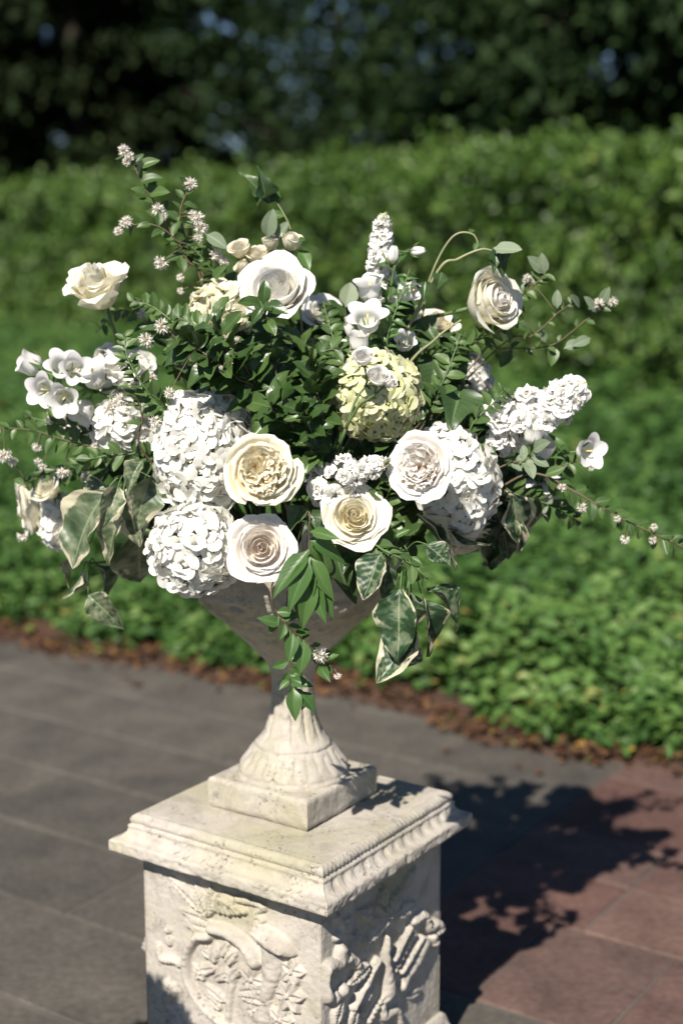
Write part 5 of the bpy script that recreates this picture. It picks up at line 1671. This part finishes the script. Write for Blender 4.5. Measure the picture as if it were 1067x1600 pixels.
leaf_spray('lone curled variegated leaves dangling lowest at the left', [(138, 930, -0.07, 192, 980, -0.09, (-0.4, -0.7, 0.6), 1.0, 2), (130, 890, -0.05, 112, 945, -0.06, (0.7, -0.3, 0.2), 0.6, 1), (150, 880, -0.06, 190, 940, -0.06, (0.6, -0.2, -0.4), 0.5, 2)],
    (140, 880, -0.06), 'pale', 'variegated leaf sprays', 2)
leaf_spray('big drooping variegated leaves hanging right of the urn bowl', [
    (595, 865, -0.19, 560, 935, -0.21, (-0.5, -0.8, 0.3), 1.3, 0), (605, 880, -0.18, 600, 955, -0.19, (0.4, -0.8, 0.3), 0.9, 3), (625, 920, -0.19, 612, 1036, -0.21, (-0.35, -0.85, 0.4), 1.15, 0),
    (640, 925, -0.17, 640, 1010, -0.17, (0.3, -0.5, -0.4), 1.2, 1), (660, 935, -0.18, 692, 1035, -0.18, (0.6, -0.7, 0.3), 0.9, 1), (650, 985, -0.17, 582, 1062, -0.20, (-0.3, -0.8, 0.5), 1.15, 0), (668, 920, -0.18, 745, 965, -0.18, (0.1, -0.5, 0.8), 0.6, 2),
    (665, 850, -0.20, 705, 885, -0.21, (0.2, -0.9, 0.4), 1.3, 0), (640, 995, -0.15, 628, 1070, -0.16, (0.6, -0.4, -0.2), 0.9, 2)], (632, 862, -0.20), 'var', 'variegated leaf sprays', 3, dy=-0.05)
leaf_spray('dark shaded variegated leaves below the right white hydrangea', [
    (700, 820, -0.12, 742, 878, -0.13, (-0.2, -0.4, -0.7), 0.9, 2), (650, 805, -0.16, 735, 882, -0.17, (-0.1, -0.5, 0.85), 0.5, 1), (790, 770, -0.05, 785, 905, -0.04, (0.5, -0.5, -0.5), 1.0, 1),
    (800, 760, -0.04, 812, 870, -0.04, (0.5, -0.7, 0.2), 1.2, 0), (820, 770, -0.03, 832, 850, -0.03, (0.6, -0.6, 0.2), 1.1, 3), (780, 770, -0.03, 755, 905, -0.02, (0.1, -0.4, -0.5), 0.8, 2), (770, 760, -0.06, 800, 830, -0.06, (0.2, -0.5, -0.6), 1.4, 1), (790, 785, -0.05, 766, 908, -0.05, (0.1, -0.9, 0.1), 1.2, 1), (800, 770, -0.07, 822, 870, -0.07, (0.4, -0.8, 0.3), 1.3, 3), (775, 790, -0.06, 792, 880, -0.06, (-0.2, -0.9, 0.0), 1.2, 0)], (760, 760, -0.04), 'var', 'variegated leaf sprays', 4)
leaf_spray('pointed green ivy leaf standing left of the right stock spike', [(718, 610, -0.08, 712, 665, -0.13, (0.15, -0.95, 0.3), 1.3, 0), (706, 625, -0.07, 668, 640, -0.09, (-0.2, -0.8, 0.6), 0.9, 1), (745, 690, -0.10, 778, 705, -0.11, (0.2, -0.7, 0.6), 1.3, 0)], (716, 612, -0.05), 'ivy', 'ivy leaf sprays', 5)
leaf_spray('dark ivy leaves in shade between the lime hydrangea and right rose', [(690, 560, -0.04, 668, 620, -0.06, (-0.2, -0.8, 0.4), 1.2, 0), (700, 545, -0.03, 735, 590, -0.05, (0.3, -0.8, 0.4), 1.1, 1), (672, 530, -0.03, 640, 560, -0.05, (-0.2, -0.6, 0.7), 1.0, 1), (655, 500, -0.02, 690, 535, -0.04, (0, -0.8, 0.6), 1.0, 0), (620, 540, -0.03, 640, 590, -0.02, (0.2, -0.7, 0.5), 1.0, 0)], (670, 560, 0.0), 'ivy', 'ivy leaf sprays', 6)
leaf_spray('single broad grey-green leaf behind the small white rose', [(540, 480, 0.02, 548, 440, 0.03, (0.1, -0.9, 0.5), 1.4, 0)], (540, 500, 0.03), 'sage', 'ivy leaf sprays', 7)
leaf_spray('ivy leaves to the right of the yellow-cream garden rose', [(505, 690, -0.17, 470, 720, -0.19, (0, -0.7, 0.7), 0.7, 1), (500, 700, -0.16, 515, 670, -0.17, (0.1, -0.8, 0.5), 1.0, 0), (450, 770, -0.18, 478, 742, -0.20, (0.3, -0.8, 0.5), 0.8, 0), (520, 700, -0.15, 480, 690, -0.16, (0, -0.8, 0.6), 1.0, 1), (495, 790, -0.17, 468, 815, -0.19, (0, -0.8, 0.5), 0.9, 0), (515, 780, -0.17, 490, 770, -0.18, (0, -0.7, 0.7), 0.9, 1)], (505, 730, -0.12), 'ivy', 'ivy leaf sprays', 8)
leaf_spray('small curled green leaves over the right variegated leaves', [(612, 850, -0.20, 600, 815, -0.21, (0, -0.8, 0.5), 0.9, 0), (630, 880, -0.21, 618, 905, -0.22, (0.1, -0.8, 0.5), 0.7, 1), (640, 890, -0.21, 634, 925, -0.22, (0.3, -0.8, 0.4), 0.7, 0), (608, 855, -0.21, 588, 848, -0.215, (0, -0.7, 0.7), 1, 1), (640, 870, -0.21, 660, 880, -0.22, (0, -0.7, 0.7), 0.7, 1), (615, 840, -0.2, 640, 825, -0.2, (0, -0.8, 0.6), 0.9, 0)], (622, 850, -0.17), 'bright', 'ivy leaf sprays', 9)

leaf_spray('dark leaves tucked under the cream rose over the urn rim', [(520, 850, -0.19, 548, 925, -0.20, (0.1, -0.9, 0.3), 1.1, 0), (545, 855, -0.19, 575, 905, -0.20, (0.2, -0.9, 0.3), 1.0, 1), (505, 850, -0.18, 515, 915, -0.20, (0, -0.9, 0.3), 0.9, 1), (560, 850, -0.18, 535, 890, -0.21, (-0.2, -0.8, 0.5), 1.0, 0), (530, 860, -0.17, 560, 945, -0.19, (0.1, -0.9, 0.2), 0.9, 0), (470, 790, -0.20, 452, 830, -0.22, (0, -0.8, 0.5), 1.0, 0), (480, 800, -0.2, 500, 838, -0.22, (0.1, -0.8, 0.5), 1.0, 1)], (528, 840, -0.15), 'ivy', 'ivy leaf sprays', 10)
sprig('leafy sprig hanging between the right variegated leaves and the cream rose', [(570, 850, -0.20), (600, 860, -0.235), (640, 880, -0.24), (668, 905, -0.24)], 16, 'small', 34, 81, (), mat=M_STEM, droop=0.5, start=0.0)

# dark glossy branches
sprig('glossy dark branch rising in front of the large white rose', [(438, 640, -0.12), (432, 590, -0.13), (424, 540, -0.13), (412, 482, -0.14)], 20, 'gloss', 46, 30, (), r=0.002, group='glossy leaf branches', name='glossy_branch', cat='branch',
      forced=[(412, 475, 413, 438, -0.15, None), (412, 478, 450, 485, -0.15, None), (408, 478, 375, 468, -0.15, None), (410, 482, 392, 505, -0.16, None), (414, 500, 430, 520, -0.15, None)], start=0.1)
sprig('glossy dark branch spreading left above the large white hydrangea', [(420, 640, -0.14), (370, 590, -0.17), (330, 560, -0.18), (290, 530, -0.17)], 35, 'gloss', 58, 31, (), r=0.002, group='glossy leaf branches', name='glossy_branch', cat='branch', start=0.1)
sprig('glossy dark branch fanning over the top of the large white hydrangea', [(440, 660, -0.15), (400, 600, -0.16), (360, 540, -0.16), (330, 505, -0.14)], 30, 'gloss', 58, 32, [(345, 575, -0.2, 4)], r=0.002, group='glossy leaf branches', name='glossy_branch', cat='branch', start=0.1)
sprig('glossy light-catching leaves just above the yellow-cream garden rose', [(480, 720, -0.14), (465, 680, -0.18), (445, 650, -0.19), (420, 635, -0.19)], 25, 'gloss', 58, 33, (), r=0.002, group='glossy leaf branches', name='glossy_branch', cat='branch', start=0.0)
sprig('glossy dark branch upright in the centre under the small white rose', [(480, 650, -0.10), (485, 600, -0.10), (478, 560, -0.09), (468, 535, -0.07)], 25, 'gloss', 48, 34, (), r=0.002, group='glossy leaf branches', name='glossy_branch', cat='branch', start=0.0)
sprig('glossy dark branch left of the lime green hydrangea', [(500, 700, -0.13), (505, 650, -0.15), (495, 610, -0.15), (490, 570, -0.13)], 30, 'gloss', 58, 35, (), r=0.002, group='glossy leaf branches', name='glossy_branch', cat='branch', start=0.0)

# the dark greenery that fills the inside of the bouquet
FILL = [
    'between the large white hydrangea and the glossy leaves above it',
    'deep below the cream hydrangea',
    'deep below the small white rose at upper centre',
    'behind the bellflower bells at the centre',
    'behind the top of the lime green hydrangea',
    'right of the lime green hydrangea',
    'under the base of the right stock spike',
    'between the lime green and right white hydrangeas',
    'between the lime green hydrangea and the short stock cluster',
    'between the yellow-cream rose and the short stock cluster',
    'left of the large white hydrangea',
    'behind the stalks of the pale variegated leaves',
    'between the left hydrangeas and the pale variegated leaves',
    'just under the cream rose at the urn rim',
    'between the cream rose and the right variegated leaves',
    'right beside the yellow-cream garden rose',
    'behind the cream hydrangea at upper left',
    'behind the left white hydrangea above the bellflowers',
    'behind the upper bellflower stem right of centre',
    'just behind the small white rose',
    'at the back behind the large white rose',
    'at the back behind the lime green hydrangea',
    'at the back behind the large white hydrangea',
    'at the back behind the right white hydrangea',
    'at the very back in the middle of the arrangement',
    'at the back behind the left bellflowers',
    'at the back behind the right stock spike',
    'low in the middle between the two lowest front roses',
    'behind the upper right rose',
    'under the single open bellflower at right']
k_ = 0
for (px, py, Y) in [(300, 620, 0.0), (380, 560, 0.0), (470, 530, 0.02), (560, 560, 0.0), (640, 560, 0.0), (700, 620, -0.01), (760, 690, -0.02), (720, 700, -0.05), (600, 700, -0.12), (500, 740, -0.14),
                    (240, 700, -0.03), (180, 730, 0.0), (230, 800, -0.05), (560, 860, -0.14), (640, 840, -0.10), (430, 700, -0.13), (330, 520, 0.03), (270, 560, 0.03), (620, 500, 0.02), (530, 510, 0.03),
                    (420, 560, 0.15), (560, 580, 0.18), (300, 660, 0.16), (680, 680, 0.16), (500, 660, 0.24), (200, 720, 0.1), (770, 740, 0.08), (520, 820, -0.13), (700, 560, 0.05), (820, 760, 0.02)]:
    rr0 = random.Random(900 + k_)
    C = at(px, py, Y)
    Q = at(px + rr0.uniform(-25, 25), py + rr0.uniform(-40, 10), Y + rr0.uniform(-.03, .05))
    sb = hub(C)
    t = thing('filler_branch', 'dark green filler branch ' + FILL[k_], 'branch', sb, 'dark filler greenery')
    pth = spline([sb, (sb + C) / 2 + Vector((0, 0, 0.02)), C, Q], 40)
    part('stem', tube_mesh('filler_stem', pth, 0.0025, 0.001, M_WOOD, 5), t)
    for q in range(24):
        i = 12 + int(27 * (q + rr0.random()) / 24)
        p = pth[min(39, i)]
        d = Vector((rr0.uniform(-1, 1), rr0.uniform(-1, 0.8), rr0.uniform(-.7, 1))).normalized()
        add_leaf(t, rr0.choice(('gloss', 'gloss', 'oval', 'ivy')), p, p + d * rr0.uniform(0.03, 0.058))
    k_ += 1

# added box ball in a pot, unseen, placed to cast a shadow on the pedestal
fc_ = face_coord(290, 1556, False)
bc = PROT @ Vector((fc_[0] - 0.120, -HB, fc_[1] - 0.225)) + sundir * 1.15
box = thing('added_shadow_ball', 'added unseen box ball in a clay pot, casting the shadow on the pedestal', 'added shadow caster', (bc.x, bc.y, 0))
M_CLAY = plain_mat('clay', (0.30, 0.13, 0.075), 0.85, 25)
PVv = []
pot_prof = [(0.001, 0.0), (0.13, 0.0), (0.165, 0.36), (0.18, 0.36), (0.185, 0.41), (0.165, 0.41), (0.155, 0.38), (0.001, 0.375)]
pot_prof = [(r_ * 0.75, z_ * 1.1) for r_, z_ in pot_prof]
for (r, z) in pot_prof:
    for i in range(32):
        PVv.append((bc.x + r * math.cos(2 * PI * i / 32), bc.y + r * math.sin(2 * PI * i / 32), z + 0.002))
part('pot', make_mesh('pot', PVv, grid_faces(32, len(pot_prof), 0, True), M_CLAY), box)
part('trunk', tube_mesh('box_trunk', [Vector((bc.x, bc.y, 0.37)), Vector((bc.x + 0.01, bc.y, 0.5)), Vector((bc.x, bc.y, bc.z))], 0.018, 0.01, M_WOOD, 8), box)
nb_ = 9000
dd = unit_rand(nb_)
Pb = np.array(bc)[None, :] + dd * (0.155 - np.abs(rng.normal(0, 0.03, nb_)))[:, None]
cb = part('crown', stuff_leaves('box_crown', Pb, dd + unit_rand(nb_), dd + unit_rand(nb_) * 0.6, rng.uniform(0.018, 0.03, nb_), rng.random(nb_), HEDGE_MAT, 0.55), box)
cb['kind'] = 'stuff'
